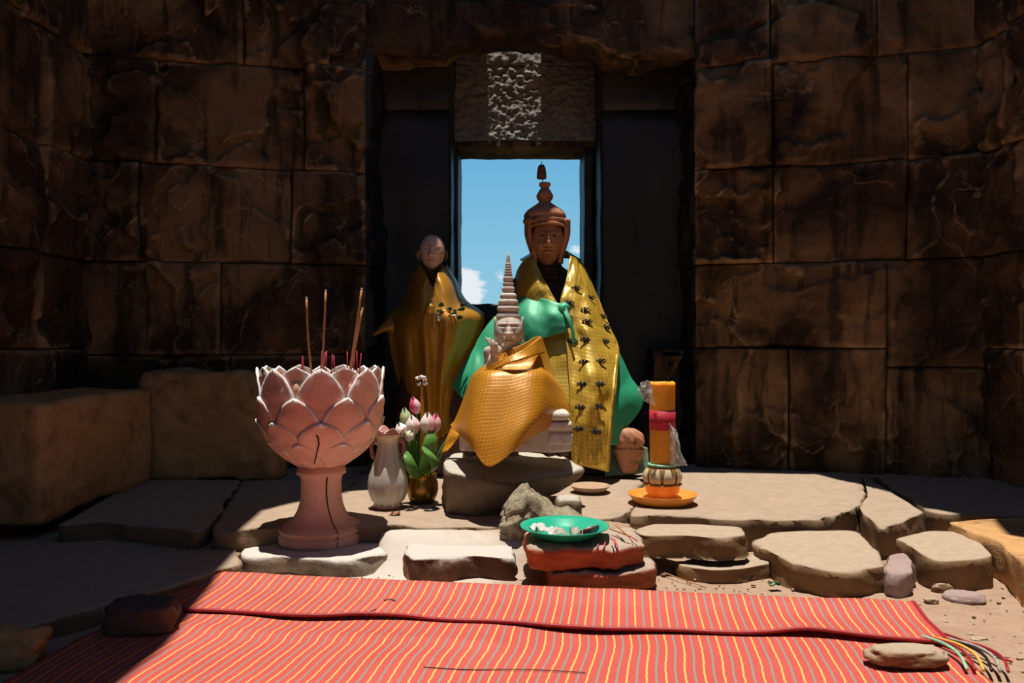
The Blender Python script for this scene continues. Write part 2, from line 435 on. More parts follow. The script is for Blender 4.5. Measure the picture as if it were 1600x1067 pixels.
# window wall: outer frame step at depth 4.05, inner frame at 4.30, sill at z .855
win = thing('wall_window', (0.05, 4.3, 0), kind='structure', label='dark stone wall around the window opening at the back of the niche')
def wblock(x0, x1, y0, y1, z0, z1, name='stone_block', mat=None, rough=.008, n=9, warp=None, rnd=.01): return mk(name, rbox(x0, x1, y0, y1, z0, z1, seed(), n, rnd, rough, 6, warp), mat or M_WALL, parent=win)
IX0, IX1, IZ0, IZ1 = -.283, .379, .855, 1.678
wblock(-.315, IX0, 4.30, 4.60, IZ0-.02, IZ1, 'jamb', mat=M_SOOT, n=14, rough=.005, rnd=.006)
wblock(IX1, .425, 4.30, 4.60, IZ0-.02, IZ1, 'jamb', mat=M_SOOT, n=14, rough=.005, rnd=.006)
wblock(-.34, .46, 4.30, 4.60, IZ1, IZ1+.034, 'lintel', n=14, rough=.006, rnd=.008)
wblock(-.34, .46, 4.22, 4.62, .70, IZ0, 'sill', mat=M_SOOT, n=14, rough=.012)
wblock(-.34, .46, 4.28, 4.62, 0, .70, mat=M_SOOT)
# masonry above the window leans back as it rises, so the light from the roof gap grazes it
def pitted(z0, z1, nu, nv, sd):
    def fn(i, j):
        x = lerp(-.36, .48, min(max(i-1, 0), nu)/nu); z = lerp(z0, z1, min(max(j-1, 0), nv)/nv)
        y = 4.30+.20*(z-1.80)+.012*nz((x, 0, z), 34, sd, 3)+.008*nz((x, 0, z), 9, sd, 2)+.03*nz((x, 0, z), 2.5, 3, 2)
        if i in (0, nu+2) or j in (0, nv+2): y = 4.62
        return V((x, y, z))
    vs = [fn(i, j) for j in range(nv+3) for i in range(nu+3)]; m = nu+3
    return vs, [(j*m+i, j*m+i+1, j*m+m+i+1, j*m+m+i) for j in range(nv+2) for i in range(nu+2)]
mk('stone_block', pitted(1.714, 2.128, 220, 110, 2), M_ROUGHWALL, win)
mk('stone_block', pitted(2.133, 3.05, 120, 100, 5), M_ROUGHWALL, win)
for z0, z1 in ((.06, 1.80), (1.80, 3.06)):
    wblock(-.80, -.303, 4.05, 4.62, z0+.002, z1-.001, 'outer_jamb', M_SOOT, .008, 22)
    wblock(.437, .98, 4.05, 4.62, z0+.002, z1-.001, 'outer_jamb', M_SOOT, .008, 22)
# heavy beam bridging the niche in front of the window, underside broken away
def beamwarp(p):
    if p.z < 2.2:
        k = (p.x+.30)/.71
        if 0 < k < 1: return (p.x, p.y, p.z+.06*math.sin(k*PI)**.7*(1-.6*sstep(.35, .7, k))+.02*nz(p, 7, 3))
        return (p.x, p.y, p.z-.03)
    return p
mk('trim_1', rbox(-.70, .86, 3.80, 4.02, 2.02, 2.62, 77, 40, .03, .03, 4, beamwarp), M_WALL, kind='structure', label='broken stone beam bridging the niche above the window')

# ceiling with the broken gap through which the midday sun falls
CZT = 3.06
def roof():
    off = V((-SUN.x, -SUN.y, 0))*(CZT-.08)
    lit = [(-.75, -.7), (-.70, .3), (-.76, 1.3), (-.74, 1.75), (-.80, 2.3), (-.84, 2.75), (-.66, 3.07), (-.37, 3.18), (-.29, 3.50), (-.08, 3.55), (.02, 3.47), (.16, 3.46), (.22, 3.55), (.40, 3.62), (.75, 3.52), (1.28, 3.45), (1.42, 3.05), (1.40, 2.80), (1.52, 2.60), (1.42, 2.35), (1.60, 2.1), (1.65, 1.5), (1.55, .6), (1.6, -.6), (.5, -.9)]  # gap stretched unseen behind the viewer to add frontal fill light
    hole = [V((x+off.x, y+off.y, 0)) for x, y in lit]
    slot = [V((x+off.x, y+off.y, 0)) for x, y in ((-.085, 4.03), (-.08, 4.50), (.20, 4.50), (.205, 4.32), (.15, 4.03))]
    bm = bmesh.new()
    # planar triangulation with holes
    def loop(pts):
        vs = [bm.verts.new((p.x, p.y, CZT)) for p in pts]
        return [bm.edges.new((vs[i], vs[(i+1) % len(vs)])) for i in range(len(vs))]
    es = loop([V((-2.7, -2.7, 0)), V((2.7, -2.7, 0)), V((2.7, 4.8, 0)), V((-2.7, 4.8, 0))])+loop(hole)+loop(slot)
    bmesh.ops.triangle_fill(bm, edges=es, use_beauty=True)
    bad = []
    def inside(p, poly):
        c = False; n = len(poly)
        for i in range(n):
            a = poly[i]; b = poly[i-1]
            if (a.y > p.y) != (b.y > p.y) and p.x < (b.x-a.x)*(p.y-a.y)/(b.y-a.y)+a.x: c = not c
        return c
    for f in bm.faces:
        c = f.calc_center_median()
        if inside(c, hole) or inside(c, slot): bad.append(f)
    bmesh.ops.delete(bm, geom=bad, context='FACES_ONLY')
    r = bmesh.ops.extrude_face_region(bm, geom=bm.faces[:])
    for v in [g for g in r['geom'] if isinstance(g, bmesh.types.BMVert)]: v.co.z += .16
    bmesh.ops.recalc_face_normals(bm, faces=bm.faces)
    vs = [v.co.copy() for v in bm.verts]
    for i, v in enumerate(bm.verts): v.index = i
    fs = [tuple(q.index for q in f.verts) for f in bm.faces]; bm.free()
    return vs, fs
mk('ceiling', roof(), M_WALL, smooth=False, kind='structure', label='stone roof broken open to the midday sun')

# ---------------------------------------------------------------- paving
def pv(poly, z, zb=-.02, mat=None, **kw):
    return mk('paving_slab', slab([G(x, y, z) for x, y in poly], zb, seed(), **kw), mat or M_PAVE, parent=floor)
def pw(poly, z, zb=-.02, **kw): return mk('paving_slab', slab([V((x, y, z)) for x, y in poly], zb, seed(), **kw), M_PAVE, parent=floor)
PZ = .10
pv([(985, 806), (1000, 768), (1030, 738), (1345, 738), (1352, 770), (1338, 793), (1275, 812), (1150, 812)], PZ, side=.02)
pv([(1348, 742), (1372, 756), (1410, 778), (1446, 801), (1418, 814), (1376, 826), (1342, 795), (1355, 770)], PZ-.004, side=.02)
pv([(1366, 742), (1640, 742), (1680, 800), (1600, 806), (1470, 803), (1448, 797), (1385, 757)], PZ-.008, side=.015)
pw([(.62, 3.50), (.86, 3.46), (1.4, 3.46), (2.0, 3.46), (2.0, 3.62), (.62, 3.85)], PZ-.012)
pv([(470, 824), (500, 795), (540, 762), (566, 748), (1000, 748), (1012, 770), (975, 806), (820, 822)], PZ-.002, side=.02)
pw([(-.66, 3.32), (.60, 3.32), (.62, 3.95), (.62, 4.3), (-.66, 4.3)], PZ-.006)
pv([(88, 822), (215, 749), (376, 749), (328, 822), (305, 832), (180, 815)], PZ, side=.02)
pv([(380, 750), (560, 748), (530, 766), (490, 795), (462, 824), (330, 834), (335, 822)], PZ-.006, side=.02)
pw([(-2.0, 3.38), (-.68, 3.38), (-.68, 3.74), (-2.0, 3.74)], PZ-.01)
pv([(-80, 850), (80, 828), (180, 822), (300, 838), (372, 856), (368, 885), (300, 905), (180, 938), (20, 985), (-80, 1010)], .045, side=.02)

# ---------------------------------------------------------------- hewn blocks at the sides
def hewn(name, g, mat, label, cat='stone block', **kw): return mk(name, g, mat, label=label, cat=cat, **kw)
hewn('stone_block', rbox(-1.74, -1.45, 2.52, 3.32, .095, .475, 31, 22, .025, .012, 3), M_BLOCK, 'large tawny squared sandstone block standing at the left edge')
def bwarp(p): return (p.x-(.10*max(0, p.z-.36) if p.x > -1.0 else 0), p.y+.12*max(0, p.z-.3), p.z-.05*sstep(-1.15, -.95, p.x)*sstep(.3, .5, p.z))
hewn('stone_block', rbox(-1.545, -.95, 3.345, 3.52, .09, .535, 33, 24, .03, .02, 5, bwarp), M_BLOCK, 'rough chiselled brown sandstone block against the left pier')
hewn('stone_block', rbox(.58, .74, 3.80, 4.0, .09, .62, 35, 18, .06, .02, 4, lambda p: (p.x+.5*max(0, p.z-.3) if p.x < .65 else p.x, p.y, p.z)), M_WALL, 'dark sloping plinth stone at the foot of the right pier')

# ---------------------------------------------------------------- stones on the floor
def whiten(name, base, amount=.45):
    m = Mat(name, .9, .2); n = m.noise(9, 8, .7); n2 = m.noise(50, 5, .7)
    geo = m.N('NewGeometry'); sp = m.N('SeparateXYZ'); m.L(geo.outputs['Normal'], sp.inputs[0])
    dust = m.mask(m.math('ADD', m.math('MULTIPLY', sp.outputs['Z'], .5), m.math('MULTIPLY', n, .8)), .55, .75)
    col = m.mix(m.math('MULTIPLY', dust, amount*2), m.mix(m.mask(n, .4, .6), base, tuple(x*.5 for x in base)), (.62, .57, .52))
    m.color(col).bump(m.math('ADD', n, m.math('MULTIPLY', n2, .4)), .7, .015); return m.m
M_WHITED = whiten('whitewashed_stone', (.30, .22, .16)); M_WHITED2 = whiten('lime_splashed_red_stone', (.22, .10, .06), .42)
def fstone(poly, zt, label, mat, zb=-.012, name='stone', **kw):
    if isinstance(zt, (int, float)): zt = [zt]*len(poly)
    return mk(name, slab([G(x, y, z) for (x, y), z in zip(poly, zt)], zb, seed(), **kw), mat, label=label, cat='stone')
fstone([(378, 868), (384, 845), (420, 818), (500, 812), (590, 818), (612, 850), (608, 868), (540, 876), (450, 872)], .047, 'flat whitened stone slab under the lotus urn', M_WHITED, side=.014, top=.006)
fstone([(628, 862), (640, 848), (665, 842), (780, 841), (803, 850), (802, 872), (740, 868), (690, 873), (640, 876)], .066, 'lime-whitened reddish stone between the urn and the brick stack', M_WHITED2, side=.022, top=.006)
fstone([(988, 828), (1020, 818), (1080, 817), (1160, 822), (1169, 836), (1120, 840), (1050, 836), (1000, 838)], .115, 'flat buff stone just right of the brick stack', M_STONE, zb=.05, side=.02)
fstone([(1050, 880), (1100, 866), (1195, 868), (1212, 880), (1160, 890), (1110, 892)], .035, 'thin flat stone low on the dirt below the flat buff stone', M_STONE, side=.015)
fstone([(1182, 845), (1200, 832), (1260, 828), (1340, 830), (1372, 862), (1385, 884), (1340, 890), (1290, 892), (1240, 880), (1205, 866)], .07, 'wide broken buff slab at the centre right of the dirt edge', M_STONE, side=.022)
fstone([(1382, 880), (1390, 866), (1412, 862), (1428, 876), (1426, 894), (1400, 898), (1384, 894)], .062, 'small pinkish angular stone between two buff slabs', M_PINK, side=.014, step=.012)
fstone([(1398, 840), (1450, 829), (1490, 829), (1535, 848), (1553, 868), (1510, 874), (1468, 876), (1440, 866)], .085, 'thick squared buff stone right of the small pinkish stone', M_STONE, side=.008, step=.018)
fstone([(1476, 816), (1600, 806), (1680, 815), (1690, 900), (1600, 884), (1560, 846), (1520, 832)], .105, 'big stone slab cut by the right edge of the picture', M_BLOCK, side=.01)
def boulder(c, size, label, mat, rough=.2, power=3, name='stone', group=None, **kw): return mk(name, blob(c, size, seed(), rough, power, **kw), mat, label=label, cat='stone', group=group)
lx0 = W(780, 0, 2.42).x; lx1 = W(893, 0, 2.42).x
mk('stone', rbox(lx0, lx1, 2.38, 2.52, .06, .20, 41, 26, .03, .03, 10, lambda p: (p.x+.10*(p.z-.06)+.0, p.y+.25*(p.z-.06), .06+(p.z-.06)*lerp(1.08, .55, sstep(.30, .85, (p.x-lx0)/(lx1-lx0)))*(.72+.28*sstep(-.05, .3, (p.x-lx0)/(lx1-lx0))))), M_LUMP, label='wedge-shaped yellowish pitted stone leaning behind the green plate', cat='stone')
c = W(888, 792, 2.60); boulder((c.x, 2.62, .125), (.04, .05, .04), 'small dark block wedged under the grey boulder', M_GREY, .1, 5)
p = G(225, 968, .035); boulder((p.x, p.y, .045), (.075, .055, .036), 'dark stone weighing down the left corner of the mat', M_DARKSTONE, .2, 3.2)
p = G(1416, 1028, .028); boulder((p.x, p.y, .034), (.073, .032, .020), 'flat buff stone lying on the right end of the red mat', M_STONE, .18, 3)
p = G(1472, 925); boulder((p.x, p.y, .008), (.025, .016, .014), 'pale pebble in front of the thick squared stone', M_STONE, .3)
p = G(1506, 936); boulder((p.x, p.y, .004), (.05, .035, .016), 'low whitish rounded stone half sunk in dirt at right', M_PINK, .15, 2.4)
p = G(1455, 942); boulder((p.x, p.y, .005), (.016, .011, .007), 'tiny flat white pebble left of the half-sunk stone', M_STONE, .3)
p = G(20, 1020, .02); boulder((p.x, p.y, .03), (.06, .05, .04), 'dark brown stone at the bottom left corner', M_BLOCK, .25, 3)
p = G(1530, 1000); boulder((p.x, p.y, .002), (.018, .010, .004), 'thin pale chip of stone on the dirt beyond the mat corner', M_STONE, .3)
# laterite stack
def lat(x0, x1, y0, yb, z0, z1, Y, dep, label, sd):
    a = W(x0, 0, Y).x; b = W(x1, 0, Y).x
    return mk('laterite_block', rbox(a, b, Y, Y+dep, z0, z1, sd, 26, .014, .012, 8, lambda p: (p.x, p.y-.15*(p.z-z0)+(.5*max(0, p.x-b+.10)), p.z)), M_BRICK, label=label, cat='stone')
lat(858, 1030, 0, 0, .0, .058, 2.13, .18, 'lower reddish laterite block of the stack under the green plate', 51)
lat(824, 1012, 0, 0, .064, .122, 2.13, .20, 'upper reddish laterite block carrying the green plate', 52)

# ---------------------------------------------------------------- grey boulder altar
def altar():
    top = [W(690, 722, 2.70), W(705, 708, 2.90), W(800, 704, 3.0), W(880, 710, 2.98), W(917, 733, 2.80), W(880, 742, 2.70), W(800, 757, 2.60), W(740, 748, 2.58), W(700, 738, 2.60)]
    bot = [G(691, 786, PZ), G(705, 775, PZ), G(800, 768, PZ), W(870, 752, 2.90), W(905, 748, 2.78), W(868, 772, 2.70), G(790, 800, PZ), G(738, 806, PZ), G(700, 800, PZ)]
    return slab(top, .1, 61, .018, .010, .010, 0, 12, .008, bot)
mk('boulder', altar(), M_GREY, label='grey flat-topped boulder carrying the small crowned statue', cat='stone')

# ---------------------------------------------------------------- cloth and small materials
def brocade(name, c1, c2, cell=.013, metal=.55, rough=.34, sheen=0.0):
    """shiny woven fabric: small square motifs on a ground, uv in metres"""
    m = Mat(name, rough, .5); m.b.inputs['Metallic'].default_value = metal
    uv = m.co('UV'); sp = m.N('SeparateXYZ'); m.L(uv, sp.inputs[0])
    def tri(x, c):
        f = m.math('FRACT', m.math('MULTIPLY', x, 1/c)); return m.math('ABSOLUTE', m.math('SUBTRACT', f, .5))
    a, b = tri(sp.outputs['X'], cell), tri(sp.outputs['Y'], cell)
    a2, b2 = tri(sp.outputs['X'], cell/3), tri(sp.outputs['Y'], cell/3)
    line = m.math('MAXIMUM', m.mask(a, .40, .46), m.mask(b, .40, .46))
    dots = m.math('MULTIPLY', m.mask(a2, .2, .3), m.mask(b2, .2, .3))
    pat = m.math('MULTIPLY', m.math('MAXIMUM', line, m.math('MULTIPLY', dots, .7)), .75)
    n = m.noise(7, 5)
    m.color(m.mix(pat, m.mix(m.mask(n, .35, .7), tuple(x*.85 for x in c1), tuple(x*.62 for x in c1)), c2))
    m.bump(m.math('ADD', pat, m.math('MULTIPLY', m.noise(25, 4, .5), 2.0)), .22, .002); return m.m
M_ORANGE = brocade('orange_gold_brocade', (.58, .215, .008), (.82, .42, .05), .0125, .12, .36)
M_GOLD = brocade('yellow_gold_brocade', (.68, .40, .028), (.80, .55, .12), .018, .22, .32)
M_OCHRE = brocade('ochre_gold_brocade', (.58, .25, .018), (.70, .38, .06), .014, .25, .34)
M_GREEN = brocade('emerald_brocade', (.012, .36, .17), (.10, .58, .34), .010, .10, .46)
M_STATUE = stone_mat('reddish_brown_wood', (.62, .29, .15), (.46, .20, .10), (.11, .06, .04), 9, .4, .006, .55)
M_MONK = stone_mat('dull_pinkish_plaster', (.80, .52, .38), (.70, .44, .32), None, 8, .3, .004, .7)
M_TORSO = stone_mat('dark_bronze_skin', (.09, .045, .028), (.055, .03, .02), None, 9, .3, .004, .6)
M_YAK = stone_mat('weathered_grey_stone', (.74, .65, .56), (.64, .55, .47), (.42, .35, .28), 16, .45, .004)
M_DARKEYE = plain('dark_pupil', (.012, .009, .008), .4); M_EYEW = plain('painted_eye_white', (.42, .33, .25), .6)
M_WIRE = plain('rusty_wire', (.05, .03, .025), .6)
M_BEAD = plain('dark_sequins', (.07, .055, .07), .3, .6, .3, 90, Metallic=.6)
M_FOILGREEN = plain('green_tinsel', (.07, .16, .06), .22, .7, .4, 60, Metallic=.6)
M_SILVER = plain('silver_tinsel', (.6, .6, .58), .2, .6, .1, Metallic=.9)
M_WHITE = plain('white_petals', (.80, .76, .72), .6, var=.05); M_PINKB = plain('pink_petal', (.78, .10, .22), .5, var=.15); M_PALEPINK = plain('pale_pink_petal', (.80, .52, .54), .5, var=.1)
M_PALEGREEN = plain('pale_green_bud', (.50, .60, .28), .5, var=.1); M_LEAF = plain('lotus_leaf_green', (.10, .26, .045), .4, var=.25, scale=12); M_STEM = plain('green_stem', (.08, .18, .04), .5)
M_BRASS = plain('tarnished_brass', (.42, .22, .04), .32, .5, .25, 12, Metallic=.8)
M_RED = plain('red_incense_stem', (.42, .02, .05), .6); M_INC = plain('tan_incense_paste', (.52, .24, .10), .85); M_ASH = plain('grey_ash', (.55, .52, .50), .95)
M_PAPER = plain('crumpled_white_paper', (.60, .55, .53), .8, var=.1); M_NOTE = plain('grey_banknote', (.40, .35, .29), .8, var=.2, scale=60)
M_PLATE = plain('green_plastic', (.012, .40, .25), .28, .5, .05); M_SAUCER = plain('orange_plastic', (.80, .30, .05), .35, .5, .06)
M_WAX = Mat('orange_wax', .45, .4); M_WAX.color(M_WAX.mix(M_WAX.mask(M_WAX.noise(14, 6), .35, .7), (.86, .36, .02), (.74, .28, .018))); M_WAX.b.inputs['Subsurface Weight'].default_value = .35; M_WAX.b.inputs['Subsurface Scale'].default_value = .03; M_WAX.b.inputs['Subsurface Radius'].default_value = (1, .45, .1); M_WAX = M_WAX.m
M_BAND = Mat('red_printed_paper', .6, .3); M_BAND.color(M_BAND.mix(M_BAND.mask(M_BAND.noise(90, 3, .5, dist=2.0), .48, .56), (.55, .03, .05), (.30, .02, .04))); M_BAND = M_BAND.m
M_IVORY = plain('ivory_plastic', (.62, .50, .33), .45, var=.15, scale=20); M_BROWNGOLD = plain('brown_gold_plastic', (.30, .15, .03), .4); M_MINT = plain('mint_plastic', (.30, .60, .40), .4)
M_CLAY = plain('pale_clay', (.46, .30, .19), .8, var=.1); M_BAG = Mat('clear_plastic_film', .12, .5); M_BAG.color((.85, .85, .82)); M_BAG.b.inputs['Alpha'].default_value = .35; M_BAG.bump(M_BAG.noise(30, 5), 1, .02); M_BAG = M_BAG.m
M_CRIMSON = plain('crimson_card', (.20, .01, .03), .45)
M_GLASS = Mat('pearly_glass', .22, .5); M_GLASS.color(M_GLASS.mix(M_GLASS.mask(M_GLASS.noise(18, 5), .35, .7), (.80, .75, .66), (.68, .62, .53))); M_GLASS.b.inputs['Transmission Weight'].default_value = .25; M_GLASS.b.inputs['Subsurface Weight'].default_value = .2; M_GLASS.b.inputs['Subsurface Scale'].default_value = .02; M_GLASS = M_GLASS.m
M_PINKGLASS = plain('pink_glass', (.50, .20, .17), .25, .5, .15, 30)
M_TWIG = plain('dry_twig', (.05, .035, .025), .9)

# ---------------------------------------------------------------- lotus urn
def urn_mat(name, ash):
    m = Mat(name, .85, .25); n = m.noise(8, 7); f = m.noise(60, 5, .7)
    col = m.mix(m.mask(n, .35, .68), (.86, .50, .39), (.64, .33, .24))
    if ash:
        uv = m.co('UV'); sp = m.N('SeparateXYZ'); m.L(uv, sp.inputs[0])
        e = m.math('ABSOLUTE', m.math('SUBTRACT', sp.outputs['X'], .5))
        rim = m.math('MAXIMUM', m.mask(e, .40, .47), m.mask(sp.outputs['Y'], .90, .97))
        up = m.math('MULTIPLY', rim, m.mask(m.math('ADD', m.math('MULTIPLY', n, 1.1), m.math('MULTIPLY', sp.outputs['Y'], .6)), .85, 1.0))
        oz = m.N('SeparateXYZ'); m.L(m.co(), oz.inputs[0])
        top = m.math('MULTIPLY', m.mask(e, .18, .34), m.mask(m.math('ADD', oz.outputs['Z'], m.math('MULTIPLY', m.math('SUBTRACT', m.noise(22, 6), .5), .22)), .46, .52))
        col = m.mix(m.math('MAXIMUM', up, top), col, (.84, .81, .78))
    m.color(col).bump(m.math('ADD', n, m.math('MULTIPLY', f, .5)), .4, .006); return m.m
M_URN = urn_mat('pink_cast_concrete', False); M_PETAL = urn_mat('pink_concrete_petal', True)
UC = V((W(502, 0, 2.52).x, 2.52, .047)); UK = 1/508.
u_prof = [(0, 64), (3, 65), (13, 65), (15, 61), (17, 61), (19, 64.5), (23, 64), (25, 59.5), (27, 59.5), (28, 57), (36, 44), (48, 37), (60, 33), (75, 31), (95, 31), (104, 33), (106, 38), (112, 38), (114, 36), (120, 37)]
urn = thing('lotus_urn', UC, 'large pink concrete lotus-petal urn on a foot, filled with ash and incense', 'urn')
mk('foot', lathe([(r*UK, h*UK) for h, r in u_prof], UC, 56), M_URN, urn)
bowl_prof = [(120, 38), (126, 44), (136, 56), (148, 67), (162, 77), (180, 85), (200, 90), (222, 92), (240, 93), (254, 92)]
def bowl_r(h):
    for (h0, r0), (h1, r1) in zip(bowl_prof, bowl_prof[1:]):
        if h <= h1: return lerp(r0, r1, max(0, (h-h0)/(h1-h0)))
    return bowl_prof[-1][1]
bp = [(r*UK, h*UK) for h, r in bowl_prof]+[(86*UK, 254*UK), (82*UK, 240*UK)]
bowl = mk('bowl', lathe(bp, UC, 64), M_URN, urn)
def petal(a0, h0, h1, half, out, sd, tipcurl=0):
    def fn(u, v):
        t = 2*u-1
        wv = (math.sin(min(1, v*1.35+.12)*PI/2)**.8)*(1-max(0, (v-.45)/.55)**2.4)**.8 if v < 1 else 0.0
        a = a0+t*half*wv; h = lerp(h0, h1, v)-(0 if v < .95 else 0)
        r = bowl_r(min(h, 250))+out*(.15+.85*v**.7)*(1-abs(t)**2.5*.45)+tipcurl*v**4-(2.5*(1-v)**4)
        r -= 3.0*gs(t, .5)*sstep(.2, .6, v)*(1-sstep(.8, 1, v))*.6; r += 2.2*nz((a*2, h*.05, sd), 2, sd, 3)
        return (UC.x+r*UK*math.cos(a), UC.y+r*UK*math.sin(a), UC.z+h*UK)
    return surf(fn, 14, 16)
NP = 8
for rowi, (h0, h1, out, ph, curl) in enumerate([(205, 273, .5, .5, -2), (160, 271, 3.5, 0, .5), (135, 228, 7, .5, .5), (124, 192, 9, 0, .5), (120, 160, 8, .5, .5)]):
    for k in range(NP):
        a = (k+ph)/NP*2*PI+.22
        mk('petal', petal(a, h0, h1, PI/NP*(1.0 if rowi < 3 else 1.12), out, k+rowi*9.1, curl), M_PETAL, bowl, solid=.007)
# old cracks running down the bowl and the stem
M_CRACK = plain('dark_crack', (.07, .035, .028), .95)
def crack(pts, prof, extra, seed_, par):
    P = []
    for k, (a, h) in enumerate(spl(pts, 26)):
        r = prof(h)+extra; a += .016*nz((k*.35, 0, 0), 1, seed_, 2)
        P.append((UC.x+r*UK*math.cos(a), UC.y+r*UK*math.sin(a), UC.z+h*UK))
    mk('crack', tube(P, .0028, 6, .0014), M_CRACK, par)
def stem_r(h):
    for (h0, r0), (h1, r1) in zip(u_prof, u_prof[1:]):
        if h <= h1: return lerp(r0, r1, max(0, (h-h0)/(h1-h0)))
    return 37
foot = [o for o in urn.children if o.name.startswith('foot')][0]
crack([(-PI/2+.50, 104), (-PI/2+.48, 80), (-PI/2+.55, 55), (-PI/2+.62, 30), (-PI/2+.60, 3)], stem_r, .1, 3, foot)
crack([(-PI/2+.16, 176), (-PI/2+.19, 160), (-PI/2+.12, 142), (-PI/2+.05, 128)], bowl_r, 7.6, 5, bowl)
def sandtop(u, v):
    r = 84*UK*v; a = u*2*PI
    return (UC.x+r*math.cos(a), UC.y+r*math.sin(a), UC.z+.50+.010*nz((math.cos(a)*r, math.sin(a)*r, 0), 30, 4)+.012*(1-v))
mk('ash_fill', surf(sandtop, 40, 16, True), stone_mat('ash_and_sand', (.50, .44, .38), (.40, .30, .22), None, 30, 1, .01), urn)
# incense sticks, long ones with paste and short burnt red stubs
def stick(pxb, pxt, pyt, Y, label, red=14, bend=0.0):
    b = W(pxb, 572, Y); b.z = UC.z+.495; t = W(pxt, pyt, Y)
    t0 = thing('incense_stick', b, label, 'incense', 'incense sticks in the lotus urn')
    pts = [b.lerp(t, k/8)+V((bend*math.sin(k/8*PI), 0, 0)) for k in range(9)]
    mk('stem', tube([b-V((0, 0, .02)), b, pts[1]], .0016, 6), M_RED, t0)
    mk('paste', tube(pts[1:], .0034, 8), M_INC, t0)
    mk('ash_tip', tube([t, t+(t-pts[7]).normalized()*.006], .0036, 8, .0025), M_ASH, t0)
stick(488, 479, 467, 2.55, 'leftmost tall tan incense stick in the lotus urn', bend=-.004)
stick(503, 509, 456, 2.50, 'tall upright tan incense stick in the middle of the lotus urn')
stick(544, 565, 453, 2.56, 'tallest right-leaning incense stick in the lotus urn', bend=.002)
stick(545, 566, 484, 2.50, 'shorter right-leaning incense stick with grey tip in the urn')
rr = random.Random(5)
for k, (xb, yt) in enumerate([(470, 556), (499, 547), (504, 550), (509, 548), (517, 553), (523, 556), (543, 549), (552, 553), (558, 548), (560, 552), (474, 560), (507, 558)]):
    Y = rr.uniform(2.46, 2.56); b = W(xb, 572, Y); b.z = UC.z+.49; t = W(xb+rr.uniform(-2, 5), yt, Y)
    mk('incense_stub', tube([b, b.lerp(t, .5), t], .0018, 6), M_RED, label='short burnt red incense stub, %s in the urn ash' % ['leftmost', 'left one of the middle tuft', 'tallest of the middle tuft', 'right one of the middle tuft', 'lone one right of the middle tuft', 'farther right of the middle tuft', 'beside the tallest stick', 'left one of the right tuft', 'tallest of the right tuft', 'rightmost', 'second from the left', 'lowest of the middle tuft'][k], cat='incense', group='burnt incense stubs in the urn')

# ---------------------------------------------------------------- woven mat
MA = math.radians(8.3); ma = V((math.cos(MA), -math.sin(MA), 0)); mb = V((-math.sin(MA), -math.cos(MA), 0)); M0 = G(306, 912); M0.z = 0; MW = 1.84
def mat_material():
    m = Mat('red_striped_plastic_weave', .5, .4); uv = m.co('UV'); sp = m.N('SeparateXYZ'); m.L(uv, sp.inputs[0])
    zig = m.math('MULTIPLY', m.math('SUBTRACT', m.math('PINGPONG', m.math('MULTIPLY', sp.outputs['Y'], 55), 1.0), .5), .0010)
    x = m.math('ADD', sp.outputs['X'], zig)
    def stripe(off, w):
        f = m.math('FRACT', m.math('ADD', m.math('MULTIPLY', x, 1/.0375), off)); d = m.math('ABSOLUTE', m.math('SUBTRACT', f, .5)); return m.math('SUBTRACT', 1, m.mask(d, w, w+.02))
    n = m.noise(4, 5)
    col = m.mix(m.mask(n, .35, .7), (.56, .085, .072), (.50, .072, .062))
    col = m.mix(stripe(.0, .040), col, (.80, .44, .10)); col = m.mix(stripe(.5, .045), col, (.22, .27, .21))
    wv = m.math('SINE', m.math('MULTIPLY', sp.outputs['Y'], 1500)); wu = m.math('SINE', m.math('MULTIPLY', sp.outputs['X'], 1500))
    m.color(col).bump(m.math('MULTIPLY', wv, wu), .35, .002); return m.m
M_MAT = mat_material(); M_BIND = plain('dark_red_binding', (.36, .022, .03), .5)
def mpt(a, b, z): p = M0+ma*a+mb*b; return V((p.x, p.y, z))
wav = lambda a, b: .004*nz((a*3, b*3, 1), 1, 2, 3)+.003*math.sin(a*9+b*4)
mat = thing('woven_mat', M0+ma*(MW/2)+mb*.5, 'red striped woven plastic mat with folded-over far edge on the dirt', 'mat')
def sheet(u, v):
    b = 1.25*v; a = lerp(-.01, MW+.015, u); a += .012*nz((a, b*3, 0), 1.5, 8, 2)
    z = .012+max(-.004, wav(a, b))+(.006*gs(b-.36, .03) if a < .9 else 0)
    return mpt(a, b, z)
g = surf(sheet, 150, 90); mk('sheet', (g[0], g[1], [(u*(MW+.025), v*1.25) for u, v in g[2]]), M_MAT, mat, solid=.003)
def flen(a): return .265-.04*(a/MW)+.010*math.sin(a*7)+.006*math.sin(a*19)
def flap(u, v):
    a = lerp(.0, MW, u); L_ = flen(a)
    if v < .12:
        t = v/.12*PI; return mpt(a, .010-.012*math.sin(t), .016+.010*(1-math.cos(t)))
    b = lerp(.010, L_, (v-.12)/.88)
    return mpt(a+.01*b, b, .036-.014*sstep(0, .12, b)+max(0, wav(a*1.3, b))+.008*gs(a-1.55, .08)*sstep(.1, .25, b))
g = surf(flap, 150, 40); mk('folded_flap', (g[0], g[1], [(u*MW, v*.3) for u, v in g[2]]), M_MAT, mat, solid=.003)
edge = [V(flap(k/90, 1)) for k in range(91)]
mk('edge_binding', tube(edge, .0045, 6), M_BIND, mat)
mk('edge_binding', tube([mpt(-.005-.03*k/8, .02+.20*k/8, .028-.012*k/8) for k in range(9)], .006, 6), M_BIND, mat)
mk('edge_binding', tube([V(flap(1, k/20)) for k in range(2, 21)], .0055, 6), M_BIND, mat)
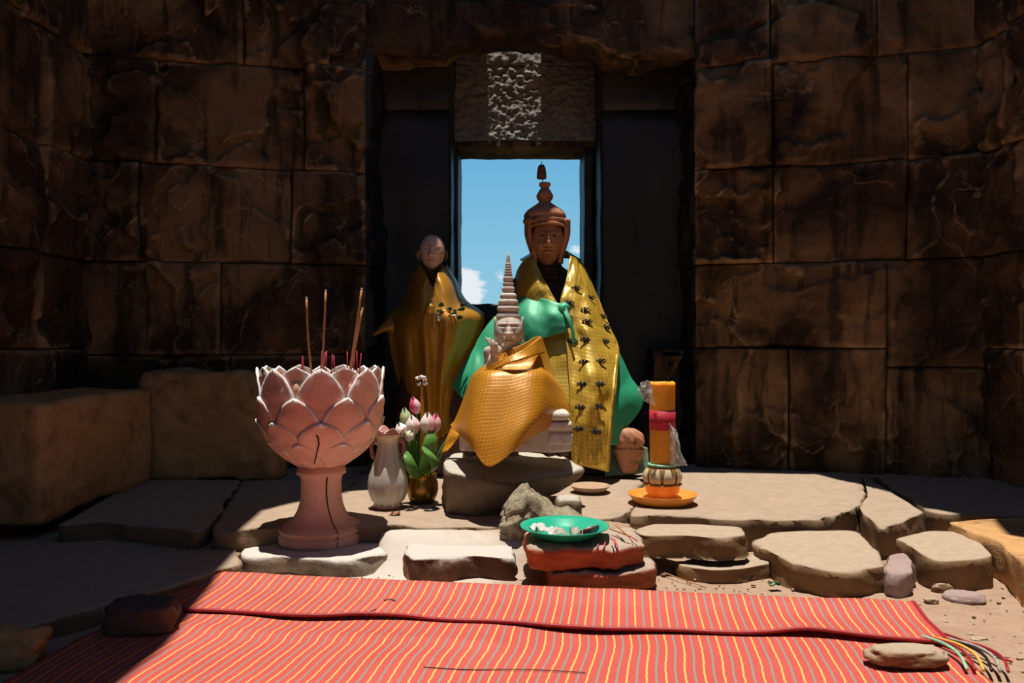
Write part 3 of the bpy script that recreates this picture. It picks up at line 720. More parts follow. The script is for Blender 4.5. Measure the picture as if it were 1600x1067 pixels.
for k, (mm, w) in enumerate([(M_MINT, .0035), (M_BIND, .003), (plain('yellow_strand', (.80, .45, .08), .5), .0035), (M_DARKEYE, .003), (M_NOTE, .0035), (M_BIND, .003)]):
    s = spl([(MW-.045+.012*k, .20+.004*k), (MW-.02+.014*k, .26), (MW-.012+.016*k, .32), (MW-.02+.015*k, .38)], 10)
    mk('loose_strand', tube([mpt(a, b, .022+.008*math.sin(i/10*PI)) for i, (a, b) in enumerate(s)], w, 6), mm, mat)
s = spl([G(1470, 988, .02), G(1505, 1000, .012), G(1545, 1018, .006), G(1581, 1034, .005)], 14)
mk('plastic_strand', tube(s, .0028, 6), M_BIND, label='loose red plastic strand lying on the dirt right of the mat', cat='strand')
def twig(name, pts, r, mm, label, cat, group=None): return mk(name, tube(spl([G(x, y, z) for x, y, z in pts], 10), r, 6), mm, label=label, cat=cat, group=group)
twig('straw', [(1034, 893, .012), (1065, 905, .006), (1102, 917, .006)], .0016, M_INC, 'thin tan straw lying in the dirt right of the laterite stack', 'straw')
twig('twig', [(600, 938, .026), (610, 936, .028), (618, 939, .026)], .0014, M_TWIG, 'tiny dark twig on the far fold of the mat', 'twig')
twig('twig', [(572, 962, .024), (580, 955, .026), (588, 952, .026)], .0014, M_TWIG, 'tiny crooked dark twig at the front edge of the mat fold', 'twig')
twig('twig', [(665, 917, .006), (675, 920, .008), (688, 918, .006)], .0016, M_TWIG, 'tiny dark twig on the dirt behind the mat', 'twig')
twig('twig', [(662, 1042, .017), (730, 1046, .015), (830, 1046, .015), (915, 1051, .016)], .0009, M_TWIG, 'long hair-thin dark twig lying across the near part of the mat', 'twig')
twig('twig', [(432, 884, .022), (442, 881, .026), (452, 883, .022)], .003, M_TWIG, 'small brown twig on the whitened slab front', 'twig')

# ---------------------------------------------------------------- green plate and what lies on it
PCc = V((W(882, 0, 2.225).x, 2.225, .126))
pl = mk('plate', lathe([(.0, 0), (.06, 0), (.066, .002), (.085, .012), (.105, .026), (.119, .033), (.121, .036), (.117, .036), (.103, .030), (.083, .016), (.064, .006), (.0, .005)], PCc, 56, caps=False), M_PLATE, label='round green plastic plate with money and paper on the laterite stack', cat='plate')
def crump(c, a, b, hgt, sd, n=10):
    return surf(lambda u, v: (c[0]+a*(u-.5)+.25*a*nz((u, v, 0), 2, sd), c[1]+b*(v-.5), c[2]+.004+hgt*abs(nz((u, v, sd), 2.4, sd, 3))*2.2+hgt*.8*gs(u-.4, .25)*gs(v-.5, .4)), n, n)
mk('paper', crump(PCc+V((-.055, -.005, .008)), .062, .05, .020, 3), M_PAPER, solid=.001, label='crumpled white paper at the left of the green plate', cat='paper')
mk('banknote', surf(lambda u, v: (PCc.x-.012+.055*(u-.5), PCc.y-.03+.035*(v-.5), PCc.z+.010+.022*math.sin(PI*min(1, u*1.05))*(.6+.4*v)), 14, 6), M_NOTE, solid=.001, label='grey-brown folded banknote arched in the middle of the green plate', cat='banknote')
mk('banknote', crump(PCc+V((.032, -.02, .007)), .03, .045, .016, 9), M_NOTE, solid=.001, label='crumpled pale banknote beside the crimson packet', cat='banknote')
pk = thing('packet', PCc+V((.066, -.01, .012)), 'small crimson packet at the right of the green plate', 'packet')
def rotb(c, sx, sy, sz, a, tl=0):
    g = box(-sx, sx, -sy, sy, -sz, sz); R = lambda p: V((c[0]+p.x*math.cos(a)-p.y*math.sin(a), c[1]+p.x*math.sin(a)+p.y*math.cos(a), c[2]+p.z+tl*p.x)); return [R(p) for p in g[0]], g[1]
mk('box', rotb(PCc+V((.066, -.01, .022)), .018, .026, .008, -.5, .3), M_CRIMSON, pk, smooth=False); mk('label', rotb(PCc+V((.064, -.012, .0306)), .007, .010, .0006, -.5, .3), M_PAPER, pk, smooth=False)
# spent incense on the stack
for k, (a, b, lab) in enumerate([((953, 826), (985, 838), 'tan incense stick lying right of the green plate, pointing down right'), ((962, 820), (982, 838), 'short tan incense stick crossing another right of the plate')]):
    t = thing('incense_stick', W(a[0], a[1], 2.22), lab, 'incense'); p, q = W(a[0], a[1], 2.24), W(b[0], b[1], 2.18)
    mk('paste', tube([p, q], .0022, 6), M_INC, t); mk('stem', tube([q, q+(q-p)*.35-V((0, 0, .006))], .0014, 6), M_RED, t)
for k, (xa, ya, xb, yb) in enumerate([(936, 847, 930, 862), (946, 846, 940, 864), (955, 841, 962, 852), (960, 842, 967, 866)]):
    mk('incense_stub', tube([W(xa, ya, 2.17), W((xa+xb)/2+1, (ya+yb)/2-2, 2.12), W(xb, yb, 2.112)], .0020, 6), plain('pink_stub', (.62, .10, .14), .7) if k == 0 else bpy.data.materials['pink_stub'], label='pink incense stub over the laterite edge, %s of four' % ['leftmost', 'second from left', 'third from left', 'rightmost'][k], cat='incense', group='pink stubs on the laterite stack')
# shallow clay dish behind
dc = G(922, 768, PZ); dc.z = .10
mk('dish', lathe([(0, 0), (.045, 0), (.06, .008), (.074, .022), (.076, .024), (.071, .024), (.057, .012), (0, .006)], dc, 40, caps=False), M_CLAY, label='shallow pale clay dish on the paving behind the boulder', cat='dish')

# ---------------------------------------------------------------- candle on its holder and saucer
KC = G(1035, 786, PZ); KC.z = .10
mk('saucer', lathe([(0, 0), (.085, 0), (.10, .008), (.114, .026), (.120, .034), (.116, .034), (.108, .026), (.09, .012), (0, .010)], KC, 64, caps=False), M_SAUCER, label='orange plastic saucer under the big candle', cat='saucer')
hd = thing('candle_holder', KC+V((0, 0, .012)), 'ivory lotus-bulb candle holder with mint band standing in the orange saucer', 'candle holder')
mk('cup', lathe([(.05, .012), (.066, .020), (.050, .030), (.050, .034), (.057, .040), (.060, .062), (.068, .068), (.060, .072), (.03, .072)], KC, 48, lambda a, v, r, z: (r*(1+.05*math.cos(a*18)) if .05 < v < .2 else r, z)), M_SAUCER, hd)
bulb = mk('bulb', lathe([(.05, .070), (.060, .080), (.0635, .096), (.060, .114), (.050, .128), (.044, .132), (.03, .132)], KC, 48), M_BROWNGOLD, hd)
for k in range(8):
    a0 = k/8*2*PI-PI/2+.2
    def pf(u, v):
        t = 2*u-1; z = lerp(.074, .130, v); r = .0655*math.sin(PI*lerp(.34, .80, v))**.8+.0015; a = a0+t*.33*(1-.55*v**2.2)
        return (KC.x+r*math.cos(a), KC.y+r*math.sin(a), KC.z+z)
    mk('petal', surf(pf, 6, 10), M_IVORY, bulb, solid=.002)
mk('band', lathe([(.044, .130), (.051, .131), (.052, .136), (.046, .139), (.03, .139)], KC, 40), M_MINT, hd)
cd = thing('candle', KC+V((0, 0, .139)), 'thick orange wax candle with a red printed band', 'candle')
ztop = H-(597-533.5)*KC.y/F
zc = lambda y: H-(y-533.5)*KC.y/F-KC.z
mk('wax', lathe([(.040, .135), (.0435, .15), (.0435, .25), (.0445, zc(600)-.004), (.043, zc(597)), (.036, zc(597)-.002), (.03, zc(597)-.010), (.0, zc(597)-.012)], KC, 48, lambda a, v, r, z: (r, z+(.004*math.sin(a*3)+.003*math.sin(a*7) if v > .6 else 0))), M_WAX, cd)
mk('paper_band', lathe([(.0438, zc(671)), (.0448, zc(671)), (.0448, zc(640)), (.0438, zc(640))], KC, 48, caps=False), M_BAND, cd)
mk('wick', tube([KC+V((0, 0, zc(597)-.012)), KC+V((.002, 0, zc(597)+.004))], .0015, 6), M_TWIG, cd)
bg = thing('plastic_bag', KC+V((0, .06, .0)), 'crumpled clear plastic wrapper behind the orange candle', 'plastic bag')
mk('film', loft([[(1001, 599, 2.80), (1010, 594, 2.79), (1020, 600, 2.80)], [(997, 612, 2.80), (1008, 612, 2.78), (1020, 618, 2.80)], [(1006, 626, 2.80), (1014, 630, 2.79), (1024, 634, 2.80)]], 14, 14, lambda u, v: .02*nz((u, v, 0), 4, 2)), M_BAG, bg, solid=.001)
mk('film', loft([[(1045, 660, 2.80), (1052, 668, 2.78), (1058, 672, 2.82)], [(1045, 695, 2.80), (1056, 700, 2.76), (1064, 705, 2.80)], [(1045, 725, 2.80), (1060, 728, 2.76), (1074, 727, 2.80)]], 14, 14, lambda u, v: .02*nz((u, v, 0), 4, 6)), M_BAG, bg, solid=.001)

# ---------------------------------------------------------------- vase, pot and lotus buds
VC = G(606, 792, PZ); VC.z = .10
vs_ = thing('vase', VC, 'pearly fluted glass vase with pink ruffled rim and two pink handles', 'vase')
vp = [(.030, 0), (.046, .0), (.048, .010), (.044, .016), (.056, .030), (.064, .052), (.066, .075), (.062, .105), (.052, .140), (.042, .170), (.036, .195), (.034, .215), (.037, .235), (.044, .252)]
mk('body', lathe(vp, VC, 96, lambda a, v, r, z: (r*(1+.028*math.cos(12*a) if .2 < v < .95 else r*0+1), z), caps=False), M_GLASS, vs_, solid=.002)
mk('foot', lathe([(.0, -.0005), (.047, -.0005), (.050, .006), (.0475, .013), (.04, .014)], VC, 48), M_PINKGLASS, vs_)
def rimf(u, v):
    a = u*2*PI; wv = math.cos(6*a+.6); r = lerp(.042, .056+.005*wv, v); return (VC.x+r*math.cos(a), VC.y+r*math.sin(a), VC.z+.248+.014*v+.009*wv*v)
mk('ruffled_rim', surf(rimf, 96, 5, True), M_PINKGLASS, vs_, solid=.003)
for s in (-1, 1):
    pts = [(s*x, z) for x, z in ((.036, .222), (.048, .226), (.055, .212), (.054, .190), (.050, .172), (.043, .166))]
    mk('handle', tube([(VC.x+x, VC.y-.004, VC.z+z+.002*math.sin(i*2.2)) for i, (x, z) in enumerate(spl(pts, 22))], .0075, 8), M_PINKGLASS, vs_)
PTC = V((W(660, 0, 2.86).x, 2.86, .10))
mk('brass_pot', lathe([(.03, 0), (.04, 0), (.05, .02), (.056, .045), (.054, .07), (.046, .085), (.050, .095), (.052, .098), (.046, .098), (.04, .07), (.0, .06)], PTC, 48), M_BRASS, label='small tarnished brass pot holding the lotus buds', cat='pot')
def lotus(px, py, Y, size, tilt, mm, label, wide=.42):
    tip = W(px, py, Y); base = PTC+V(((px-660)*.0006, 0, .07))
    ax = V((math.sin(tilt), 0, math.cos(tilt))); b0 = tip-ax*size*.5
    t = thing('lotus_bud', base, label, 'flower', 'lotus buds in the brass pot')
    mid = base.lerp(b0, .55)+V((0, -.01, .015))
    mk('stem', tube(spl([base, mid, b0], 10), .0035, 6), M_STEM, t)
    e1 = ax.cross(V((0, 1, 0))).normalized(); e2 = ax.cross(e1)
    for lay, (kk, rad) in enumerate(((3, .80), (4, 1.0))):
        for k in range(kk):
            a0 = k/kk*2*PI+lay*.6+.3
            def pf(u, v):
                tt = 2*u-1; w = math.sin(PI*min(1, v*.9+.1))**.7*(1-v**3)
                a = a0+tt*1.05*(1-v**4); r = size*wide*rad*math.sin(PI*(v*.86+.07))**.85*(1-.25*v)
                return b0+ax*(size*v*(1.0 if lay == 0 else .93))+(e1*math.cos(a)+e2*math.sin(a))*r
            mk('petal', surf(pf, 8, 12), mm[(k+lay) % len(mm)], t, solid=.0012)
lotus(648, 633, 2.84, .062, -.25, [M_PINKB, M_PINKB, M_PALEPINK], 'hot pink lotus bud, topmost in the brass pot', .36)
lotus(634, 652, 2.86, .070, -.15, [M_PALEGREEN], 'pale green lotus bud leaning left below the hot pink one', .34)
lotus(645, 663, 2.80, .066, -.15, [M_PALEPINK, M_WHITE], 'pale pink lotus bud beside the vase rim', .42)
lotus(668, 660, 2.79, .072, .0, [M_WHITE, M_WHITE, M_PALEPINK], 'plump white lotus bud in the middle of the pot', .40)
lotus(680, 661, 2.83, .070, .12, [M_PALEPINK, M_PINKB, M_PALEPINK], 'pink lotus bud just right of the plump white one', .34)
lotus(589, 684, 2.80, .056, -.55, [M_PALEGREEN, M_WHITE], 'pale green bud poking out left of the vase neck', .38)
lotus(627, 671, 2.80, .052, -.4, [M_WHITE], 'small white blossom right behind the vase rim', .5)
lotus(640, 680, 2.78, .040, .5, [M_WHITE, M_PALEGREEN], 'small cream bud low beside the vase rim', .5)
def leaf(pts, w, label):
    ps = [V(W(*p)) for p in spl(pts, 12)]
    def fn(u, v):
        i = min(12, int(round(v*12))); t = 2*u-1; ww = w*math.sin(PI*min(1, .08+v*.92))**.7
        return ps[i]+V((t*ww*.9, -.012*(1-t*t)*math.sin(v*PI)+t*.012, t*ww*.25))
    mk('lotus_leaf', surf(fn, 6, 12), M_LEAF, solid=.001, label=label, cat='leaf', group='leaves in the brass pot')
leaf([(658, 745, 2.82), (668, 715, 2.77), (672, 690, 2.76), (672, 672, 2.78)], .030, 'upright broad green leaf in the middle of the brass pot')
leaf([(655, 748, 2.80), (645, 735, 2.74), (638, 718, 2.73), (634, 705, 2.75)], .018, 'drooping bright green leaf nearest the vase')
leaf([(665, 745, 2.82), (680, 728, 2.75), (672, 712, 2.72), (660, 698, 2.73)], .014, 'folded green leaf across the front of the pot')
leaf([(672, 745, 2.84), (685, 715, 2.82), (694, 695, 2.82), (702, 680, 2.83)], .010, 'narrow green leaf leaning right toward the orange cloth')
leaf([(650, 748, 2.84), (648, 715, 2.84), (642, 690, 2.85), (640, 680, 2.85)], .020, 'dark green leaf behind the vase neck')
sp = thing('offering_spire', W(660, 740, 2.88), 'thin orange woven spire topped with white jasmine among the lotus buds', 'offering')
mk('spire', tube([W(661, 745, 2.88), W(660, 660, 2.88), W(659, 625, 2.88), W(658, 604, 2.88)], .010, 10, .004), M_ORANGE, sp)
for k in range(8):
    q = W(658+rr.uniform(-6, 6), 594+rr.uniform(-7, 7), 2.88+rr.uniform(-.01, .01)); mk('jasmine', blob(q, (.008, .007, .006), k, .5, 2, 2), M_WHITE, sp)

# ---------------------------------------------------------------- heads
def head(c, w, h, d, feats, jaw=.72, n=72, yaw=0.0, cheek=1.0):
    """feats = [(fx, fz, sx, sz, amount, mirror)]: relief on the front of an egg-shaped head; sizes relative to w,h"""
    def fn(u, v):
        th = u*2*PI; ph = (v-.5)*PI*.998
        cz = math.sin(ph); cr = math.cos(ph)**.82
        k = lerp(jaw, 1, sstep(-1.0, .15, cz))
        fx = math.sin(th)*cr*k; fy = -math.cos(th)*cr*lerp(.9, 1, sstep(-1, 0, cz)); add = 0
        if fy < 0:
            for (ax, az, sx, sz, am, mir) in feats:
                for sg in ((-1, 1) if mir else (1,)):
                    add += am*gs(fx-ax*sg, sx)*gs(cz-az, sz)
            add *= sstep(0, .35, -fy)
        x = fx*w; y = fy*d-add*w; z = cz*h
        return (c[0]+x*math.cos(yaw)-y*math.sin(yaw), c[1]+x*math.sin(yaw)+y*math.cos(yaw), c[2]+z)
    return surf(fn, n, n, True)
CALM = [(0, .02, .10, .22, .20, 0), (0, -.16, .13, .08, .20, 0), (.15, -.18, .08, .06, .10, 1), (.38, .16, .22, .09, -.10, 1), (.38, .13, .17, .055, .09, 1), (.36, .28, .26, .05, .07, 1),
        (0, -.37, .26, .045, .11, 0), (0, -.50, .22, .05, .12, 0), (0, -.435, .30, .020, -.10, 0), (0, -.78, .22, .13, .12, 0), (.5, -.18, .22, .2, .05, 1), (0, -.27, .06, .04, -.03, 0)]
def ear(c, s, w, h): 
    return surf(lambda u, v: (c[0]+s*(w*math.sin(PI*v)**.6*(.3+.7*math.sin(u*PI))), c[1]+.014*math.cos(u*2*PI)*math.sin(PI*v)**.5, c[2]+h*(v-.5)), 14, 14, True)
def torso(cx, cy, secs, n=28):
    """stack of ellipses (z, rx, ry, dy)"""
    ss = spl(secs, 30)
    g = surf(lambda u, v: (cx+ss[int(round(v*30))][1]*math.cos(u*2*PI), cy+ss[int(round(v*30))][3]+ss[int(round(v*30))][2]*math.sin(u*2*PI), ss[int(round(v*30))][0]), n, 30, True)
    cap(g, n, True); cap(g, n, False); return g

# ---------------------------------------------------------------- monk statue at left
MY = 3.56; mx = W(676, 0, MY).x; zz = lambda y, Y: H-(y-533.5)*Y/F
mk('pedestal', rbox(mx-.20, mx+.16, 3.42, 3.80, .098, .28, 71, 10, .02, .012), M_DARKSTONE, label='dark stone pedestal under the monk statue', cat='pedestal')
monk = thing('monk_statue', (mx, MY, .28), 'shaven-headed monk statue in the shade left of the window', 'statue')
mk('body', torso(mx, MY, [(.285, .16, .13, 0), (.40, .16, .12, 0), (.60, .12, .08, .02), (.78, .11, .07, .03), (.88, .095, .06, .03), (.925, .055, .05, .01), (.96, .045, .045, 0), (1.0, .045, .045, 0)]), M_TORSO, monk)
hc = V((mx, MY-.01, (zz(368, MY)+zz(424, MY))/2)); mh = mk('head', head(hc, .056, .078, .066, [(a, b, c, d, e*1.7, f) for a, b, c, d, e, f in CALM], .74, 84), M_MONK, monk)
for s in (-1, 1): mk('ear', ear((hc.x+s*.054, hc.y+.005, hc.z-.008), s, .014, .05), M_MONK, mh)
def folds(am, fr, sd, sl=0): return lambda u, v: am*(nz((u*fr, v*1.6+sl*u, sd), 1, sd, 3)+.5*math.sin(u*fr*4+v*3+sd))
robe = thing('robe', (mx, MY-.1, .30), 'ochre gold robe wrapped around the monk statue', 'cloth')
mk('wrap', loft([[(655, 414, 3.58), (664, 425, 3.50), (676, 448, 3.46), (686, 425, 3.50), (698, 414, 3.58)],
  [(641, 433, 3.62), (655, 445, 3.48), (673, 470, 3.42), (700, 446, 3.48), (713, 438, 3.62)],
  [(631, 468, 3.64), (650, 472, 3.46), (672, 486, 3.40), (705, 480, 3.44), (727, 468, 3.62)],
  [(604, 497, 3.64), (640, 496, 3.45), (672, 502, 3.39), (715, 498, 3.42), (756, 492, 3.58)],
  [(607, 525, 3.62), (640, 525, 3.44), (674, 525, 3.39), (712, 525, 3.42), (750, 522, 3.56)],
  [(614, 565, 3.60), (642, 565, 3.44), (676, 565, 3.40), (703, 562, 3.42), (732, 555, 3.53)],
  [(624, 605, 3.58), (647, 608, 3.44), (677, 608, 3.40), (697, 604, 3.42), (716, 595, 3.51)],
  [(636, 650, 3.55), (655, 655, 3.44), (680, 655, 3.40), (694, 652, 3.41), (706, 642, 3.48)],
  [(650, 692, 3.52), (668, 695, 3.43), (688, 684, 3.39), (702, 675, 3.40), (714, 666, 3.45)]], 60, 70, lambda u, v: .020*nz((u*6, v*2.2, 2), 1, 2, 4)+.010*math.sin(u*26+v*5)*sstep(.3, .6, v)+.012*gs(u-.47+.05*v, .03)), M_OCHRE, robe, solid=.004)
mk('sleeve_tip', loft([[(612, 494, 3.58), (598, 507, 3.56), (583, 523, 3.55)], [(616, 508, 3.54), (600, 514, 3.54), (584, 524, 3.55)], [(615, 522, 3.56), (602, 518, 3.56), (584, 525, 3.56)]], 12, 8), M_OCHRE, robe, solid=.004)
mk('knot', blob(W(672, 482, 3.40), (.016, .014, .02), 4, .4, 2.2, 3), M_OCHRE, robe)
tn = thing('tinsel_garland', W(705, 500, 3.42), 'bunch of green and silver tinsel tucked in the monk statue robe', 'garland')
for k in range(26):
    q = W(rr.uniform(682, 725), rr.uniform(474, 500), 3.41+rr.uniform(-.02, .01)); mk('tinsel_leaf', blob(q, (rr.uniform(.006, .013), .004, rr.uniform(.005, .010)), k, .6, 2, 1), M_FOILGREEN if k % 4 else M_SILVER, tn, smooth=False)

# ---------------------------------------------------------------- crowned Buddha statue at right
BY = 3.64; bx = W(856, 0, BY).x
mk('pedestal', rbox(bx-.30, bx+.30, 3.44, 3.98, .098, .27, 73, 12, .02, .012), M_DARKSTONE, label='dark stone pedestal under the big crowned Buddha', cat='pedestal')
bud = thing('buddha_statue', (bx, BY, .27), 'large reddish-brown crowned Buddha statue seated before the window', 'statue')
mk('body', torso(bx, BY+.03, [(.275, .29, .20, -.05), (.36, .31, .22, -.06), (.46, .26, .18, -.03), (.58, .17, .11, .02), (.75, .18, .11, .03), (.90, .19, .10, .03), (.965, .12, .08, .03), (1.0, .065, .06, .01), (1.06, .06, .06, 0), (1.10, .06, .06, 0)]), M_TORSO, bud)
zb = lambda y: zz(y, BY); kx = BY/F
hc = V((W(855, 0, BY).x, BY-.03, (zb(340)+zb(418))/2)); bh = mk('head', head(hc, .072, .105, .085, [(a, b, c, d, e*1.6, f) for a, b, c, d, e, f in CALM], .74, 90), M_STATUE, bud)
for s in (-1, 1):
    mk('eye', blob((hc.x+s*.027, hc.y-.078, hc.z+.013), (.013, .006, .006), 1, .0, 2, 2), M_EYEW, bh); mk('pupil', blob((hc.x+s*.027, hc.y-.083, hc.z+.013), (.0048, .003, .0048), 1, .0, 2, 2), M_DARKEYE, bh)
# crown: a hood open at the face, spreading at the temples, then cone, bulb, spool
def hood(u, v):
    # u runs round from one cheek over the back to the other; v from jaw to brow
    a = lerp(-PI*.70, PI*.70, u)+PI/2       # opening towards -y
    zt = lerp(zb(412), zb(345), v); w = lerp(.062, .094, sstep(0, .75, v)); d = lerp(.060, .092, v)
    return (hc.x+w*math.cos(a), hc.y+.012+d*math.sin(a), zt+.0*u)
mk('crown_flaps', surf(hood, 40, 16), M_STATUE, bud, solid=.016)
cr_prof = [(34.5, 356), (35.5, 348), (33, 342), (34, 338), (30, 330), (24, 322), (17, 314), (12, 308), (9.5, 303), (9, 327-25)]
cprof = [(31, 352), (34, 349), (34, 345), (31.5, 343), (33, 340), (32, 336), (27, 329), (20, 321), (14, 314), (10, 309), (9, 326-19), (11, 324-20), (12.2, 320-21), (12.4, 316-20), (11, 312-20), (9, 308-20+0), (7, 293-6), (5.5, 290-6), (6, 286-4), (8, 284-4), (9, 281-3), (8.5, 287-13), (0.5, 285-12)]
cprof = [(31, 352), (34, 349), (34, 345), (31.5, 343), (33, 340), (32, 336), (27, 330), (20, 323), (14, 317), (10, 312), (9, 328-19+1), (11.5, 327-21), (13, 322-21), (13, 318-21+1), (11, 314-21), (8.5, 308-18), (6.5, 303-18), (6, 300-18), (8, 299-19), (9.2, 276.5), (9, 273), (8, 286-14-.5), (.5, 286-15)]
zs_ = [352, 349, 345, 343, 340, 336, 330, 325, 321, 326-8, 328-12, 313, 320-10+.0, 306.5, 303, 298.5, 296, 294.5, 293, 290.5, 288, 287, 286.5]
mk('crown', lathe([(r*kx, zb(zs_[i])-zb(352)) for i, (r, _) in enumerate(cprof)], (W(851, 0, BY).x, hc.y+.01, zb(352)), 48), M_STATUE, bud)
mk('brow_band', tube([(hc.x+.074*math.sin(a), hc.y+.0-.090*math.cos(a), zb(358)+.012*math.cos(a*1.0)) for a in [lerp(-1.35, 1.35, k/24) for k in range(25)]], .0065, 8), M_STATUE, bud)
fx_ = W(846, 0, BY).x
mk('finial_wire', tube([(W(848, 0, BY).x, hc.y+.01, zb(288)), (fx_, hc.y+.01, zb(270)), (fx_, hc.y+.01, zb(254))], .0022, 6), M_WIRE, bud)
mk('finial_bell', lathe([(7.4*kx, 0), (7.6*kx, .01), (7.0*kx, .03), (6*kx, .048), (4*kx, .060), (.5*kx, .062)], (fx_, hc.y+.01, zb(280.5)), 24), plain('rust_red_clay', (.20, .055, .03), .7), bud)
for k, z in enumerate((422, 428, 434)): mk('neck_ring', tube([(hc.x+.064*math.cos(a), BY-.0+.066*math.sin(a), zb(z)) for a in [k2/28*2*PI for k2 in range(29)]], .004, 6), M_TORSO, bud)

gold = thing('robe', (bx+.12, BY-.3, .2), 'yellow gold robe with dark sequin flowers on the big crowned Buddha', 'cloth')
mk('left_shoulder', loft([[(834, 402, 3.58), (846, 430, 3.52), (860, 455, 3.47), (873, 478, 3.43)], [(822, 404, 3.62), (833, 435, 3.50), (847, 462, 3.46), (866, 492, 3.43)], [(808, 424, 3.68), (814, 455, 3.54), (826, 485, 3.48), (848, 515, 3.44)], [(801, 455, 3.74), (800, 485, 3.64), (808, 515, 3.56), (830, 545, 3.46)]], 30, 30, folds(.008, 4, 5)), M_GOLD, gold, solid=.005)
mk('collar', loft([[(838, 398, 3.60), (836, 392, 3.70), (860, 388, 3.76), (884, 392, 3.70), (890, 400, 3.60)], [(818, 408, 3.62), (815, 405, 3.74), (860, 402, 3.82), (904, 405, 3.74), (908, 410, 3.62)]], 30, 6), M_GOLD, gold, solid=.005)
flapc = [[(891, 400, 3.58), (884, 440, 3.50), (875, 478, 3.43), (884, 530, 3.38), (890, 600, 3.28), (892, 660, 3.24), (894, 724, 3.22)],
         [(905, 407, 3.62), (913, 450, 3.50), (915, 490, 3.42), (924, 540, 3.35), (929, 600, 3.26), (926, 660, 3.22), (922, 731, 3.20)],
         [(914, 418, 3.68), (934, 465, 3.58), (952, 510, 3.48), (967, 545, 3.42), (963, 600, 3.30), (957, 660, 3.25), (951, 736, 3.22)]]
fp = loft(flapc, 90, 30, lambda u, v: .016*nz((u*7, v*3.5, 3), 1, 3, 3)+.006*math.sin(v*9+u*6))
fl = mk('front_panel', fp, M_GOLD, gold, solid=.005)
mk('back_wrap', loft([[(914, 418, 3.68), (934, 465, 3.58), (952, 510, 3.48), (967, 545, 3.42)], [(905, 418, 3.80), (925, 465, 3.80), (945, 510, 3.76), (955, 548, 3.72)]], 24, 10), M_GOLD, gold, solid=.005)
mk('under_panel', loft([[(815, 500, 3.52), (805, 560, 3.46), (815, 620, 3.36), (850, 690, 3.30)], [(850, 505, 3.45), (848, 560, 3.40), (855, 620, 3.31), (870, 695, 3.27)], [(888, 500, 3.44), (892, 560, 3.36), (897, 620, 3.30), (902, 700, 3.26)]], 30, 24, folds(.010, 3, 8)), M_GOLD, gold, solid=.005)
# hem piping and the sequin flowers, set on the panel surface
NU = 91
def on_panel(px, py):
    best = min(fp[0], key=lambda p: (800+p.x*F/p.y-px)**2+(533.5-(p.z-H)*F/p.y-py)**2); return V(best)
mk('ruffle_edge', tube([fp[0][30*NU+i]+V((-.012, -.012, .0)) for i in range(48, 91)], .0055, 6), M_GOLD, fl)
for k, (px, py) in enumerate([(901, 451), (921, 464), (890, 473), (915, 483), (887, 498), (917, 501), (946, 510), (914, 532), (944, 533), (911, 566), (940, 565), (908, 600), (938, 600), (905, 634), (935, 635), (904, 669), (931, 672), (893, 532), (942, 495)]):
    q = on_panel(px, py)+V((0, -.010, 0))
    bm_parts = [blob(q, (.010, .005, .007), k, .4, 2, 2)]+[blob(q+V((.018*math.cos(a), 0, .009*math.sin(a))), (.006, .004, .004), k+j, .3, 2, 1) for j, a in enumerate([i/7*2*PI for i in range(7)])]
    mk('sequin_flower', join(*bm_parts), M_BEAD, fl)
gr = thing('sash', (bx-.1, BY-.25, .3), 'emerald green brocade cloth draped over the arm and knees of the big Buddha', 'cloth')
mk('arm_drape', loft([[(880, 476, 3.42), (845, 466, 3.46), (812, 466, 3.52), (770, 498, 3.54), (738, 545, 3.50), (706, 604, 3.44)], [(884, 496, 3.39), (846, 494, 3.40), (808, 500, 3.44), (772, 535, 3.45), (745, 575, 3.42), (716, 616, 3.40)], [(887, 518, 3.38), (850, 528, 3.38), (815, 540, 3.40), (785, 565, 3.40), (755, 600, 3.38), (728, 627, 3.38)]], 60, 24, folds(.010, 6, 11)), M_GREEN, gr, solid=.004)
mk('knot', blob(W(880, 482, 3.41), (.022, .018, .02), 8, .4, 2.2, 3), M_GREEN, gr)
mk('hanging_end', loft([[(876, 480, 3.41), (884, 495, 3.37), (892, 515, 3.35), (895, 540, 3.335)], [(884, 478, 3.40), (892, 498, 3.36), (897, 518, 3.34), (898, 535, 3.335)]], 16, 6), M_GREEN, gr, solid=.004)
mk('knee_drape', loft([[(950, 540, 3.46), (948, 590, 3.34), (950, 640, 3.30), (953, 695, 3.29)], [(962, 548, 3.48), (970, 595, 3.40), (975, 635, 3.36), (966, 692, 3.33)], [(968, 552, 3.54), (985, 588, 3.50), (1006, 627, 3.46), (975, 672, 3.38)]], 30, 14, folds(.006, 4, 3)), M_GREEN, gr, solid=.004)
mk('base_drape', loft([[(945, 690, 3.42), (980, 690, 3.44), (1012, 700, 3.52)], [(945, 745, 3.36), (980, 742, 3.38), (1015, 738, 3.48)]], 16, 8, folds(.01, 5, 4)), plain('faded_green_cloth', (.22, .33, .22), .7, var=.3, scale=14), gr, solid=.004)
cf = thing('carved_fragment', G(982, 742, PZ), 'carved brown stone bracket with leaf relief below the green cloth', 'carving')
def carve(u, v):
    prof = spl([(11, 738), (13, 732), (19, 716), (22.5, 708), (24, 705), (24, 701), (21.5, 698), (23.5, 691), (23, 683), (18, 675), (10, 670), (1, 668)], 40)
    i = min(40, int(round(v*40))); r, y = prof[i]; a = u*2*PI; sq = (abs(math.cos(a))**4+abs(math.sin(a))**4)**-.25
    rr_ = r*3.38/F*sq
    if v > .6: rr_ *= 1+.09*math.sin(a*10+v*14)*math.sin(v*22)
    return (W(982, 0, 3.36).x+rr_*math.cos(a), 3.36+rr_*.6*math.sin(a), H-(y-533.5)*3.36/F)
g = surf(carve, 56, 40, True); mk('bracket', g, M_STATUE, cf)

